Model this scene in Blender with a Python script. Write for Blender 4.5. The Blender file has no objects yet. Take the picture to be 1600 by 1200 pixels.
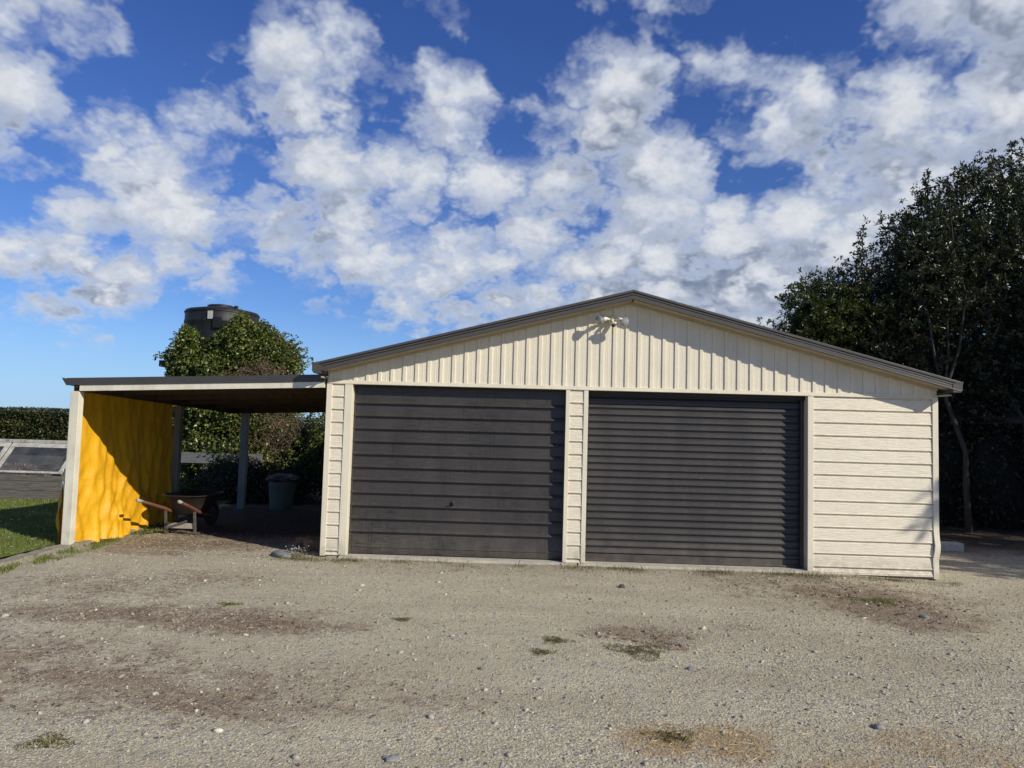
import bpy, math, random
import numpy as np
from mathutils import Vector, Matrix
from mathutils import noise as mnoise
random.seed(7)
RNG = np.random.default_rng(11)
SC = bpy.context.scene
COL = SC.collection

# ---------------------------------------------------------------- camera
F = 1130.0
YAW, PIT, ROL, D = 0.02731, 0.06199, 0.02764, 8.9187
def rays():
    c, s = math.cos(YAW), math.sin(YAW)
    fw = Vector((-s, c, 0)); rt = Vector((c, s, 0)); up = Vector((0, 0, 1))
    f2 = fw*math.cos(PIT) + up*math.sin(PIT); u2 = up*math.cos(PIT) - fw*math.sin(PIT)
    r3 = rt*math.cos(ROL) + u2*math.sin(ROL); u3 = u2*math.cos(ROL) - rt*math.sin(ROL)
    return r3, u3, f2
r3, u3, f2 = rays()
cd = bpy.data.cameras.new('camera'); cam = bpy.data.objects.new('camera', cd); COL.objects.link(cam)
cd.sensor_width = 36; cd.lens = 36*F/1600; cd.clip_start = .05; cd.clip_end = 20000
M = Matrix(((r3.x, u3.x, -f2.x, 0), (r3.y, u3.y, -f2.y, -D), (r3.z, u3.z, -f2.z, 1.6), (0, 0, 0, 1)))
cam.matrix_world = M
SC.camera = cam
SC.view_settings.view_transform = 'Standard'
SC.view_settings.look = 'None'
SC.view_settings.exposure = 0

# ---------------------------------------------------------------- sun
SUN = Vector((1.44, -1.0, 1.0)).normalized()
ld = bpy.data.lights.new('sun', 'SUN'); ld.energy = 5.0; ld.angle = math.radians(.5); ld.color = (1.0, .94, .79)
lo = bpy.data.objects.new('sun', ld); COL.objects.link(lo)
lo.rotation_euler = (-SUN).to_track_quat('-Z', 'Y').to_euler()
lo.location = (12, -9, 12)

# ---------------------------------------------------------------- node helpers
class NT:
    def __init__(s, tree): s.t = tree; s.n = tree.nodes; s.l = tree.links
    def node(s, typ, **kw):
        n = s.n.new(typ)
        for k, v in kw.items(): setattr(n, k, v)
        return n
    def put(s, sock, v):
        if v is None: return
        if isinstance(v, bpy.types.NodeSocket): s.l.new(v, sock)
        else:
            try: sock.default_value = v
            except Exception: sock.default_value = (v, v, v)
    def math(s, op, a, b=None, c=None, clamp=False):
        n = s.node('ShaderNodeMath', operation=op); n.use_clamp = clamp
        s.put(n.inputs[0], a); s.put(n.inputs[1], b); s.put(n.inputs[2], c)
        return n.outputs[0]
    def vm(s, op, a, b=None):
        n = s.node('ShaderNodeVectorMath', operation=op)
        s.put(n.inputs[0], a); s.put(n.inputs[1], b)
        return n.outputs['Value'] if op in ('LENGTH', 'DOT_PRODUCT') else n.outputs[0]
    def mapr(s, v, a, b, c=0., d=1., smooth=False):
        n = s.node('ShaderNodeMapRange'); n.clamp = True
        if smooth: n.interpolation_type = 'SMOOTHSTEP'
        s.put(n.inputs[0], v)
        for i, q in enumerate((a, b, c, d)): s.put(n.inputs[i+1], q)
        return n.outputs[0]
    def mix(s, f, a, b, blend='MIX'):
        n = s.node('ShaderNodeMix', data_type='RGBA', blend_type=blend)
        s.put(n.inputs[0], f); s.put(n.inputs[6], col4(a)); s.put(n.inputs[7], col4(b))
        return n.outputs[2]
    def noise(s, vec, scale, detail=3, rough=.55, out=0, dist=0):
        n = s.node('ShaderNodeTexNoise'); s.put(n.inputs['Vector'], vec)
        n.inputs['Scale'].default_value = scale; n.inputs['Detail'].default_value = detail
        n.inputs['Roughness'].default_value = rough; n.inputs['Distortion'].default_value = dist
        return n.outputs[out]
    def vor(s, vec, scale, feature='F1', rnd=1, out='Distance'):
        n = s.node('ShaderNodeTexVoronoi', feature=feature); s.put(n.inputs['Vector'], vec)
        n.inputs['Scale'].default_value = scale; n.inputs['Randomness'].default_value = rnd
        return n.outputs[out]
    def ramp(s, f, stops):
        n = s.node('ShaderNodeValToRGB'); s.put(n.inputs[0], f)
        e = n.color_ramp.elements
        while len(e) < len(stops): e.new(.5)
        for i, (p, c) in enumerate(stops): e[i].position = p; e[i].color = col4(c)
        return n.outputs[0]
    def xyz(s, x, y, z):
        n = s.node('ShaderNodeCombineXYZ')
        for i, q in enumerate((x, y, z)): s.put(n.inputs[i], q)
        return n.outputs[0]
    def sep(s, v):
        n = s.node('ShaderNodeSeparateXYZ'); s.put(n.inputs[0], v); return n.outputs
    def bump(s, h, strength=.5, dist=.01, nrm=None):
        n = s.node('ShaderNodeBump'); s.put(n.inputs['Height'], h); n.inputs['Strength'].default_value = strength
        n.inputs['Distance'].default_value = dist
        if nrm is not None: s.l.new(nrm, n.inputs['Normal'])
        return n.outputs[0]
    def coord(s, which='Object'):
        return s.node('ShaderNodeTexCoord').outputs[which]
    def pos(s): return s.node('ShaderNodeNewGeometry').outputs['Position']
    def attr(s, name): return s.node('ShaderNodeAttribute', attribute_name=name).outputs['Fac']
    def island(s): return s.node('ShaderNodeNewGeometry').outputs['Random Per Island']
    def scale(s, v, x, y, z): return s.vm('MULTIPLY', v, (x, y, z))
def col4(c):
    if isinstance(c, (tuple, list)) and len(c) == 3: return (c[0], c[1], c[2], 1)
    return c
def material(name, build):
    m = bpy.data.materials.new(name); m.use_nodes = True
    t = m.node_tree; t.nodes.clear(); N = NT(t)
    out = N.node('ShaderNodeOutputMaterial')
    N.l.new(build(N), out.inputs[0])
    return m
def princ(N, base, rough=.6, metal=0, normal=None, spec=.5, **kw):
    p = N.node('ShaderNodeBsdfPrincipled')
    N.put(p.inputs['Base Color'], col4(base)); N.put(p.inputs['Roughness'], rough); N.put(p.inputs['Metallic'], metal)
    p.inputs['Specular IOR Level'].default_value = spec
    if normal is not None: N.l.new(normal, p.inputs['Normal'])
    for k, v in kw.items(): N.put(p.inputs[k], v)
    return p.outputs[0]
def weathered(name, base, dark, rough=.5, sc=3., fine=60., amt=.5, bumps=.15, streak=True, metal=0, spec=.5, dirt=None):
    def b(N):
        c = N.pos()
        n1 = N.noise(c, sc, 5, .6)
        v = N.scale(c, 1, 1, .12) if streak else c
        n2 = N.noise(v, sc*4, 4, .6)
        f = N.mapr(N.math('MULTIPLY', n1, n2), .15, .4, 0, amt)
        colr = N.mix(f, base, dark)
        n3 = N.noise(c, fine, 2)
        colr = N.mix(N.mapr(n3, .3, .7, 0, .12), colr, (0, 0, 0))
        if dirt:
            z = N.sep(c)[2]
            g = N.math('MULTIPLY', N.mapr(z, .0, .35, 1, 0, True), N.mapr(N.noise(c, 9, 4), .35, .65))
            colr = N.mix(N.math('MULTIPLY', g, dirt), colr, (.2, .16, .11))
        r = N.mapr(n2, .3, .7, rough-.08, rough+.1)
        return princ(N, colr, r, metal, N.bump(n3, bumps, .003), spec)
    return material(name, b)

# ---------------------------------------------------------------- world
COVER = ['11100300000000000012233222222222', '11101300000000000012233222222222', '33336531102236635566777655554444', '77779865522777887789999877777777', '66676567766876767678999998888888', '00056899757854778577878989888888', '33325895269976986778854558988999', '88875564788855632788866889987777', '99875324776436762588426988758999', '77656410687544520488554445547888', '55665201266423200256222015669999', '55664101156313300046212015779999']   # cloud cover by azimuth (columns) and elevation (rows, lowest first)
CA0, CA1, CB0, CB1 = -.85, .78, .03, .62
W = bpy.data.worlds.new('World'); SC.world = W; W.use_nodes = True
W.node_tree.nodes.clear(); N = NT(W.node_tree)
wo = N.node('ShaderNodeOutputWorld'); bg = N.node('ShaderNodeBackground'); N.l.new(bg.outputs[0], wo.inputs[0])
sky = N.node('ShaderNodeTexSky', sky_type='NISHITA'); sky.sun_disc = False
sky.sun_elevation = math.asin(SUN.z); sky.sun_rotation = math.atan2(SUN.x, SUN.y)
sky.altitude = 50; sky.air_density = 1.0; sky.dust_density = .1; sky.ozone_density = 2.0
dirv = N.coord('Generated')
dx, dy, dz = N.sep(dirv)
ay = N.math('ADD', N.math('ABSOLUTE', dy), .02)
pa = N.xyz(N.math('DIVIDE', dx, ay), N.math('DIVIDE', dz, ay), 0)
pl = N.math('ADD', N.math('MAXIMUM', dz, 0.0), .55)
pp = N.xyz(N.math('DIVIDE', dx, pl), N.math('DIVIDE', dy, pl), 0)
def noise2(v, sc, det, ro, out=0):
    n = N.node('ShaderNodeTexNoise', noise_dimensions='2D'); N.put(n.inputs['Vector'], v)
    n.inputs['Scale'].default_value = sc; n.inputs['Detail'].default_value = det; n.inputs['Roughness'].default_value = ro
    return n.outputs[out]
wv = N.vm('SUBTRACT', noise2(pp, 5.5, 2, .6, 1), (.5, .5, .5))
wv2 = N.vm('SUBTRACT', noise2(pp, 17, 3, .65, 1), (.5, .5, .5))
pw = N.vm('ADD', N.vm('ADD', pa, N.scale(wv, .06, .05, 0)), N.scale(wv2, .060, .050, 0))
RAMPS = []
for g in range(4):
    n = N.node('ShaderNodeValToRGB'); n.color_ramp.interpolation = 'B_SPLINE'; e = n.color_ramp.elements
    e[0].position = 0; e[1].position = 1
    while len(e) < 32: e.new(len(e)/33)
    for i in range(32):
        e[i].position = i/31; e[i].color = tuple(int(COVER[g*3+k][i])/9 for k in range(3))+(1,)
    RAMPS.append(n)
def cover(vec, first):
    sx, sy, _ = N.sep(vec)
    t = N.mapr(sx, CA0, CA1); r = N.mapr(sy, CB0, CB1, 0, 11)
    rv = N.xyz(r, r, r); tot = None
    for g in range(4):
        n = RAMPS[g] if first else None
        if n is None:
            n = N.node('ShaderNodeValToRGB'); n.color_ramp.interpolation = 'B_SPLINE'; e = n.color_ramp.elements
            while len(e) < 32: e.new(len(e)/33)
            for i in range(32): e[i].position = i/31; e[i].color = tuple(int(COVER[g*3+k][i])/9 for k in range(3))+(1,)
        N.l.new(t, n.inputs[0])
        w = N.vm('MAXIMUM', N.vm('SUBTRACT', (1, 1, 1), N.vm('ABSOLUTE', N.vm('SUBTRACT', rv, (g*3, g*3+1, g*3+2)))), (0, 0, 0))
        d = N.vm('DOT_PRODUCT', w, n.outputs[0]); tot = d if tot is None else N.math('ADD', tot, d)
    return tot
acc = cover(pw, True)
acu = cover(N.vm('ADD', pw, (.012, .050, 0)), False)           # the cover a little higher up: where it thickens, this is an underside
accb = N.math('SUBTRACT', acc, acu)
ppw = N.vm('ADD', pp, N.scale(wv2, .10, .10, 0))
def puff(v, sc):
    n = N.node('ShaderNodeTexVoronoi', feature='F1', voronoi_dimensions='2D'); N.put(n.inputs['Vector'], v); n.inputs['Scale'].default_value = sc
    return n.outputs['Distance']
p1 = puff(ppw, 10.5); p2 = puff(N.vm('ADD', ppw, (3.1, .7, 0)), 24)
p1s = N.math('POWER', p1, 1.6)
fb = noise2(pp, 6.0, 4, .55)
fb2 = noise2(N.vm('ADD', pp, (5.2, 1.3, 0)), 24, 6, .66)
lump = N.math('ADD', N.math('MULTIPLY', N.math('SUBTRACT', .31, p1s), 1.45), N.math('MULTIPLY', N.math('SUBTRACT', .36, p2), .7))
dens = N.math('ADD', N.math('MULTIPLY', N.math('SUBTRACT', acc, .55), 2.2), N.math('ADD', N.math('ADD', N.math('MULTIPLY', N.math('SUBTRACT', fb, .5), .6), lump), N.math('MULTIPLY', N.math("SUBTRACT", fb2, .5), .66)))
cov = N.mapr(dens, -.48, .78, 0, 1, True)
under = N.mapr(N.math('ADD', N.math('MULTIPLY', N.math('SUBTRACT', p1, .34), 1.3), N.math('SUBTRACT', N.math('MULTIPLY', N.math('SUBTRACT', fb, .5), 1.0), N.math('MULTIPLY', accb, 1.1))), -.2, .45, 0, 1, True)
thick = N.mapr(dens, .15, 1.1, 0, 1, True)
grey = N.math('MULTIPLY', N.math('ADD', N.math('MULTIPLY', under, .85), .12), thick)
ccol = N.mix(grey, (.56, .62, .73), (.19, .235, .34))
top = N.math('MULTIPLY', N.mapr(N.math('ADD', accb, N.math('MULTIPLY', N.math('SUBTRACT', .36, p1), 1.2)), -.05, .4), thick)
ccol = N.mix(N.math('MULTIPLY', top, .75), ccol, (.80, .81, .83))
tone = N.mapr(noise2(pp, 40, 4, .6), .3, .7, .93, 1.05)
ccol = N.mix(1.0, ccol, N.xyz(tone, tone, tone), 'MULTIPLY')
skyc = N.mix(1.0, sky.outputs[0], (.050, .070, .108), 'MULTIPLY')
skyc = N.mix(N.mapr(dz, 0, .15, .65, 0), skyc, (.33, .57, .92))
up_ = N.mapr(dz, .05, .55, 0, 1)
skyc = N.mix(up_, skyc, N.mix(1.0, skyc, (.70, .78, 1.0), 'MULTIPLY'))
low = N.mapr(dz, 0, .09, .3, 1, True)
front = N.mapr(dy, -.1, .3, .08, 1, True)                  # clouds thinned in the unseen sky behind the camera, to cut fill on the facade
cov = N.math('MULTIPLY', N.math('MULTIPLY', cov, N.math('MULTIPLY', low, front)), N.mapr(dz, -.01, .005, 0, .97))
fin = N.mix(cov, skyc, ccol)
W.cycles.sampling_method = 'MANUAL'; W.cycles.sample_map_resolution = 256
N.l.new(fin, bg.inputs[0]); bg.inputs[1].default_value = 1.0

# ---------------------------------------------------------------- mesh helpers
class MB:
    def __init__(s): s.v = []; s.f = []
    def add(s, vs, fs):
        o = len(s.v); s.v += [tuple(v) for v in vs]; s.f += [tuple(i+o for i in f) for f in fs]; return s
    def box(s, x0, y0, z0, x1, y1, z1):
        vs = [(x, y, z) for z in (z0, z1) for y in (y0, y1) for x in (x0, x1)]
        return s.add(vs, [(0, 2, 3, 1), (4, 5, 7, 6), (0, 1, 5, 4), (2, 6, 7, 3), (0, 4, 6, 2), (1, 3, 7, 5)])
    def hexa(s, p):   # 8 points: bottom 4 ccw, top 4 ccw
        return s.add(p, [(0, 3, 2, 1), (4, 5, 6, 7), (0, 1, 5, 4), (1, 2, 6, 5), (2, 3, 7, 6), (3, 0, 4, 7)])
    def beam(s, a, b, w, h, up=(0, 0, 1)):
        a = Vector(a); b = Vector(b); d = (b-a).normalized(); u = Vector(up)
        r = d.cross(u).normalized()*w/2; t = r.cross(d).normalized()*h/2
        return s.hexa([a-r-t, a+r-t, b+r-t, b-r-t, a-r+t, a+r+t, b+r+t, b-r+t])
    def tube(s, pts, rad, n=8, cap=True):
        pts = [Vector(p) for p in pts]
        if not isinstance(rad, (list, tuple)): rad = [rad]*len(pts)
        rings = []; prev = None
        for i, p in enumerate(pts):
            d = (pts[min(i+1, len(pts)-1)]-pts[max(i-1, 0)]).normalized()
            if prev is None:
                ref = Vector((0, 0, 1)) if abs(d.z) < .9 else Vector((1, 0, 0)); u = d.cross(ref).normalized()
            else: u = (prev-d*prev.dot(d)).normalized()
            prev = u; w = d.cross(u)
            rings.append([p+(u*math.cos(2*math.pi*k/n)+w*math.sin(2*math.pi*k/n))*rad[i] for k in range(n)])
        vs = [q for r in rings for q in r]; fs = []
        for i in range(len(pts)-1):
            for k in range(n):
                a = i*n+k; b = i*n+(k+1) % n; fs.append((a, b, b+n, a+n))
        if cap: fs.append(tuple(range(n-1, -1, -1))); fs.append(tuple(range((len(pts)-1)*n, len(pts)*n)))
        return s.add(vs, fs)
    def lathe(s, prof, c=(0, 0, 0), n=24, axis='z', capb=True, capt=True):
        vs = []; fs = []
        for (r, h) in prof:
            for k in range(n):
                a = 2*math.pi*k/n; x, y = r*math.cos(a), r*math.sin(a)
                p = {'z': (x, y, h), 'x': (h, x, y), 'y': (y, h, x)}[axis]
                vs.append((c[0]+p[0], c[1]+p[1], c[2]+p[2]))
        for i in range(len(prof)-1):
            for k in range(n):
                a = i*n+k; b = i*n+(k+1) % n; fs.append((a, b, b+n, a+n))
        if capb: fs.append(tuple(range(n-1, -1, -1)))
        if capt: fs.append(tuple(range((len(prof)-1)*n, len(prof)*n)))
        return s.add(vs, fs)
    def extr_x(s, prof, x0, x1, close=False, nx=1):   # open (y,z) profile along x
        vs = []; fs = []; n = len(prof)
        for i in range(nx+1):
            x = x0+(x1-x0)*i/nx
            vs += [(x, y, z) for y, z in prof]
        for i in range(nx):
            for k in range(n-1 if not close else n):
                a = i*n+k; b = i*n+(k+1) % n; fs.append((a, b, b+n, a+n))
        return s.add(vs, fs)
    def xf(s, m):
        s.v = [tuple(m @ Vector(v)) for v in s.v]; return s
    def build(s, name, mat, parent=None, smooth=False, bevel=0, auto=None):
        me = bpy.data.meshes.new(name); me.from_pydata(s.v, [], s.f)
        import bmesh
        bm = bmesh.new(); bm.from_mesh(me); bmesh.ops.recalc_face_normals(bm, faces=bm.faces); bm.to_mesh(me); bm.free()
        me.materials.append(mat)
        if smooth: me.shade_smooth()
        if auto:
            me.shade_smooth(); me.set_sharp_from_angle(angle=math.radians(auto))
        o = bpy.data.objects.new(name, me); COL.objects.link(o)
        if parent: o.parent = parent; o.matrix_parent_inverse = Matrix.Translation(parent.location).inverted() if parent.type == 'EMPTY' and parent.parent is None else parent.matrix_world.inverted()
        if bevel:
            b = o.modifiers.new('bevel', 'BEVEL'); b.width = bevel; b.segments = 2; b.limit_method = 'ANGLE'; b.angle_limit = math.radians(40)
        return o
def fastmesh(name, V, Fq, mat, parent=None, smooth=False, attrs=None):
    """V (n,3), Fq (m,k) index array"""
    me = bpy.data.meshes.new(name); V = np.asarray(V, np.float32); Fq = np.asarray(Fq, np.int32)
    m, k = Fq.shape
    me.vertices.add(len(V)); me.vertices.foreach_set('co', V.ravel())
    me.loops.add(m*k); me.loops.foreach_set('vertex_index', Fq.ravel())
    me.polygons.add(m); me.polygons.foreach_set('loop_start', np.arange(0, m*k, k, dtype=np.int32))
    try: me.polygons.foreach_set('loop_total', np.full(m, k, np.int32))
    except Exception: pass
    me.update(calc_edges=True)
    if smooth: me.shade_smooth()
    if attrs:
        for an, av in attrs.items():
            a = me.attributes.new(an, 'FLOAT', 'POINT'); a.data.foreach_set('value', np.asarray(av, np.float32))
    me.materials.append(mat)
    o = bpy.data.objects.new(name, me); COL.objects.link(o)
    if parent: o.parent = parent; o.matrix_parent_inverse = Matrix.Translation(parent.location).inverted()
    return o
def thing(name, label, cat, loc=(0, 0, 0), group=None, kind=None):
    o = bpy.data.objects.new(name, None); COL.objects.link(o); o.location = loc; o.empty_display_size = .1
    return tag(o, label, cat, group, kind)
def tag(o, label=None, cat=None, group=None, kind=None):
    if label: o['label'] = label
    if cat: o['category'] = cat
    if group: o['group'] = group
    if kind: o['kind'] = kind
    return o
def unit(a): return a/np.maximum(np.linalg.norm(a, axis=-1, keepdims=True), 1e-9)
def leaves_mesh(name, P, Dr, L, Wd, mat, parent=None, fold=.25, droop=.15):
    """rhombus leaves with two folded halves: P base points, Dr directions, L lengths, Wd widths"""
    n = len(P); Dr = unit(Dr); L = np.broadcast_to(np.asarray(L, float), (n,))[:, None]; Wd = np.broadcast_to(np.asarray(Wd, float), (n,))[:, None]
    rv = unit(RNG.normal(size=(n, 3))); S = unit(np.cross(Dr, rv)); U = np.cross(S, Dr)
    mid = P+Dr*L*.5
    a = P; b = mid+S*Wd*.5+U*Wd*fold; t = P+Dr*L-np.array([0, 0, 1])*L*droop; c = mid-S*Wd*.5+U*Wd*fold
    V = np.stack([a, b, t, c], 1).reshape(-1, 3)
    i = np.arange(n)[:, None]*4
    Fq = np.concatenate([i+np.array([[0, 1, 2]]), i+np.array([[0, 2, 3]])], 0)
    return fastmesh(name, V, Fq, mat, parent)

def ground_z(x, y):
    x = np.asarray(x, float); t = np.clip((x-3.3)/1.7, 0, 1); t = t*t*(3-2*t)
    e = -.022-.045*t
    t2 = np.clip((-np.asarray(y, float)-1)/6, 0, 1)
    return e-.0*t2

# ---------------------------------------------------------------- materials
CREAM = (.79, .715, .565)
def m_siding(N):
    c = N.pos(); x, y, z = N.sep(c)
    grain = N.noise(N.scale(c, 6, 1, 85), 1.0, 3, .6)
    grain2 = N.noise(N.scale(c, 26, 1, 330), 1.0, 2, .6)
    h = N.math('ADD', N.mapr(grain, .3, .7), N.math('MULTIPLY', N.mapr(grain2, .3, .7), .6))
    stain = N.mapr(N.noise(N.scale(c, 1, 1, .3), 1.8, 5, .6), .35, .7, 0, .14)
    colr = N.mix(stain, CREAM, (.52, .47, .37))
    colr = N.mix(N.mapr(h, .95, .5, 0, .32), colr, (.42, .36, .27))
    colr = N.mix(N.mapr(h, 1.1, 1.45, 0, .15), colr, (.9, .86, .76))
    g = N.math('MULTIPLY', N.mapr(z, 0.02, .28, 1, 0, True), N.mapr(N.noise(c, 14, 5), .38, .62, .1, .5))
    colr = N.mix(g, colr, (.30, .25, .18))
    return princ(N, colr, .42, 0, N.bump(h, .5, .005), .5)
M_siding = material('embossed_siding', m_siding)
M_cream = weathered('cream_painted_steel', CREAM, (.5, .45, .36), .42, 2.2, 90, .35, .05, dirt=.35)
M_creamwood = weathered('cream_painted_timber', (.76, .71, .58), (.42, .38, .30), .55, 3, 70, .5, .25, dirt=.5)
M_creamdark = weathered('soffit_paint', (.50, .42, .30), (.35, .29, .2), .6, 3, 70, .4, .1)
def m_door(mesh_tex, base):
    def b(N):
        c = N.pos()
        n1 = N.noise(N.scale(c, 1, 1, .2), 3, 5, .6); n2 = N.noise(c, 40, 3)
        colr = N.mix(N.mapr(n1, .35, .68), base, tuple(q*1.3 for q in base))
        colr = N.mix(N.mapr(n2, .55, .8, 0, .25), colr, (.16, .14, .12))
        g = N.math('MULTIPLY', N.mapr(N.sep(c)[2], 0.0, .5, 1, 0, True), N.mapr(N.noise(c, 6, 5), .35, .7, .1, .5))
        colr = N.mix(g, colr, (.17, .14, .11))
        h = n2
        if mesh_tex:
            w1 = N.noise(N.scale(c, 55, 1, 5), 1, 2); w2 = N.noise(N.scale(c, 5, 1, 75), 1, 2)
            wv = N.math('MAXIMUM', N.mapr(w1, .5, .68), N.mapr(w2, .48, .66))
            band = N.mapr(N.noise(N.scale(c, .8, 1, .9), 1.3, 2), .3, .6)
            wv = N.math('MULTIPLY', wv, band)
            colr = N.mix(N.math('MULTIPLY', wv, .62), colr, (.010, .009, .009))
            h = N.math('ADD', h, N.math('MULTIPLY', wv, -.8))
        spots = N.mapr(N.vor(c, 3.5), .02, .012, 0, .5)
        colr = N.mix(spots, colr, (.35, .32, .28))
        return princ(N, colr, N.mapr(n1, .3, .7, .38, .52), 0, N.bump(h, .25, .003), .5)
    return b
M_doorL = material('charcoal_door_paint', m_door(True, (.040, .035, .032)))
M_doorR = material('charcoal_roller_paint', m_door(False, (.038, .0335, .031)))
M_fascia = weathered('grey_fascia_paint', (.082, .073, .065), (.055, .049, .044), .38, 2.5, 60, .6, .05, spec=.5)
M_fascia2 = weathered('charcoal_fascia_paint', (.062, .057, .057), (.04, .037, .037), .4, 2.5, 60, .5, .05)
M_roof = weathered('dark_roof_steel', (.07, .066, .066), (.045, .042, .042), .4, 2, 60, .5, .05)
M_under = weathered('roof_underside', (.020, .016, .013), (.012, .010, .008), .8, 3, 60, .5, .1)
M_rafter = weathered('aged_timber', (.075, .052, .034), (.035, .025, .018), .85, 4, 60, .6, .3)
M_concrete = weathered('pale_concrete', (.52, .48, .40), (.30, .27, .22), .85, 6, 80, .7, .4, streak=False)
M_kerb = weathered('mossy_concrete', (.30, .27, .21), (.13, .115, .075), .9, 5, 60, .9, .5, streak=False)
M_greywood = material('silvered_timber', lambda N: (lambda c: princ(N, N.ramp(N.noise(N.scale(c, 1.2, 1.2, 22), 3, 6, .65), [(.25, (.035, .031, .028)), (.5, (.115, .103, .09)), (.75, (.22, .20, .175))]), .85, 0, N.bump(N.noise(N.scale(c, 2, 2, 50), 3, 4), .5, .004)))(N.pos()))
M_whitewood = weathered('flaking_white_timber', (.52, .50, .45), (.20, .18, .15), .7, 5, 60, .8, .3, streak=False)
def m_tarp(N):
    c = N.pos(); x, y, z = N.sep(c)
    n1 = N.noise(N.xyz(y, z, x), 2.2, 6, .62); n2 = N.noise(c, 12, 5, .65)
    colr = N.mix(N.mapr(n1, .35, .65, 0, .7), (.72, .385, .012), (.58, .28, .010))
    dirt = N.math('MULTIPLY', N.mapr(n2, .52, .75), N.mapr(z, 0, 1.2, .38, .10))
    colr = N.mix(dirt, colr, (.25, .13, .02))
    cre = N.mapr(N.math('ABSOLUTE', N.math('SUBTRACT', N.math('ADD', z, N.math('MULTIPLY', n1, .05)), .82)), .0, .008, .35, 0)
    colr = N.mix(cre, colr, (.4, .2, .02))
    nb = N.math('ADD', N.noise(N.scale(c, 1, 2.6, 1.1), 2.5, 5, .6), N.math('MULTIPLY', N.noise(c, 14, 5, .65), .45))
    nm = N.bump(nb, .7, .03)
    p = princ(N, colr, .5, 0, nm, .4)
    tr = N.node('ShaderNodeBsdfTranslucent'); N.put(tr.inputs[0], colr); N.l.new(nm, tr.inputs[1])
    mx = N.node('ShaderNodeMixShader'); mx.inputs[0].default_value = .06
    N.l.new(p, mx.inputs[1]); N.l.new(tr.outputs[0], mx.inputs[2]); return mx.outputs[0]
M_tarp = material('yellow_tarpaulin', m_tarp)
def m_leaf(c1, c2, c3, rough=.38, trans=.22, dead=0, spec=.5):
    def b(N):
        r = N.island(); c = N.pos()
        k = N.noise(c, 1.3, 3)
        colr = N.ramp(r, [(0, c1), (.5, c2), (1, c3)])
        colr = N.mix(N.mapr(k, .35, .65, 0, .55), colr, c1)
        if dead: colr = N.mix(N.mapr(r, 1-dead, 1-dead+.01), colr, (.17, .10, .04))
        p = princ(N, colr, rough, 0, None, spec)
        tr = N.node('ShaderNodeBsdfTranslucent'); N.put(tr.inputs[0], N.mix(.5, colr, (.12, .2, .02)))
        mx = N.node('ShaderNodeMixShader'); mx.inputs[0].default_value = trans
        N.l.new(p, mx.inputs[1]); N.l.new(tr.outputs[0], mx.inputs[2]); return mx.outputs[0]
    return b
M_ivy = material('ivy_leaves', m_leaf((.045, .066, .013), (.12, .155, .03), (.25, .27, .07), .34, .25, .05))
M_treeleaf = material('dark_evergreen_leaves', m_leaf((.012, .016, .009), (.036, .044, .020), (.10, .105, .06), .36, .12, .02, .4))
M_treeleaf2 = material('olive_green_leaves', m_leaf((.022, .032, .008), (.065, .08, .017), (.14, .15, .04), .42, .2, .02, .4))
M_hedge = material('hedge_leaves', m_leaf((.012, .024, .007), (.035, .055, .013), (.10, .11, .035), .4, .15, .12))
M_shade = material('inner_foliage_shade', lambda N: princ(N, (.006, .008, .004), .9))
M_bark = weathered('grey_bark', (.05, .043, .034), (.02, .017, .014), .9, 5, 40, .8, .6)
M_twig = weathered('dry_twigs', (.17, .115, .07), (.08, .05, .03), .9, 5, 40, .6, .3)
M_black = weathered('black_polyethylene', (.006, .006, .0065), (.016, .016, .017), .55, 1.5, 50, .8, .1)
M_tag = weathered('pale_label', (.45, .45, .44), (.3, .3, .3), .5, 8, 60, .4, .05)
M_white = weathered('white_plastic', (.75, .73, .64), (.6, .57, .46), .35, 8, 60, .4, .05)
M_rust = weathered('rusty_red_paint', (.19, .055, .032), (.10, .07, .055), .65, 14, 90, 1.0, .3, streak=False)
M_oldmetal = weathered('dull_steel', (.10, .095, .09), (.06, .035, .025), .6, 10, 80, .8, .2, streak=False)
M_tray = weathered('dark_steel_tray', (.018, .016, .016), (.035, .02, .014), .6, 5, 80, .7, .2, streak=False)
M_grip = weathered('worn_grip', (.42, .39, .35), (.2, .18, .15), .7, 14, 90, .7, .3, streak=False)
M_rubber = weathered('tyre_rubber', (.02, .02, .02), (.05, .045, .04), .85, 10, 80, .6, .4, streak=False)
M_bin = weathered('pale_green_plastic', (.085, .125, .105), (.05, .07, .055), .5, 4, 60, .6, .1)
M_bag = weathered('black_rubbish_bag', (.05, .05, .06), (.03, .03, .03), .35, 9, 30, .6, .6, streak=False)
M_log = weathered('cut_log_wood', (.34, .19, .09), (.14, .07, .035), .85, 12, 50, .8, .4, streak=False)
def m_stone(N):
    r = N.island(); c = N.pos()
    colr = N.ramp(r, [(0, (.15, .14, .135)), (.2, (.28, .25, .20)), (.5, (.46, .41, .305)), (.78, (.34, .325, .28)), (.95, (.55, .50, .39)), (1, (.66, .62, .52))])
    colr = N.mix(N.mapr(N.noise(c, 90, 3), .35, .7, 0, .35), colr, (.14, .12, .10))
    return princ(N, colr, .8, 0, N.bump(N.noise(c, 160, 2), .3, .002), .4)
M_stone = material('gravel_stones', m_stone)
def m_litter(N):
    r = N.island()
    return princ(N, N.ramp(r, [(0, (.045, .026, .018)), (.45, (.11, .060, .037)), (.8, (.19, .12, .075)), (1, (.40, .31, .2))]), .85)
M_litter = material('bark_and_leaf_litter', m_litter)
M_straw = material('dry_straw', lambda N: princ(N, N.ramp(N.island(), [(0, (.34, .19, .065)), (.5, (.56, .36, .14)), (1, (.78, .62, .34))]), .7))
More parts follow.
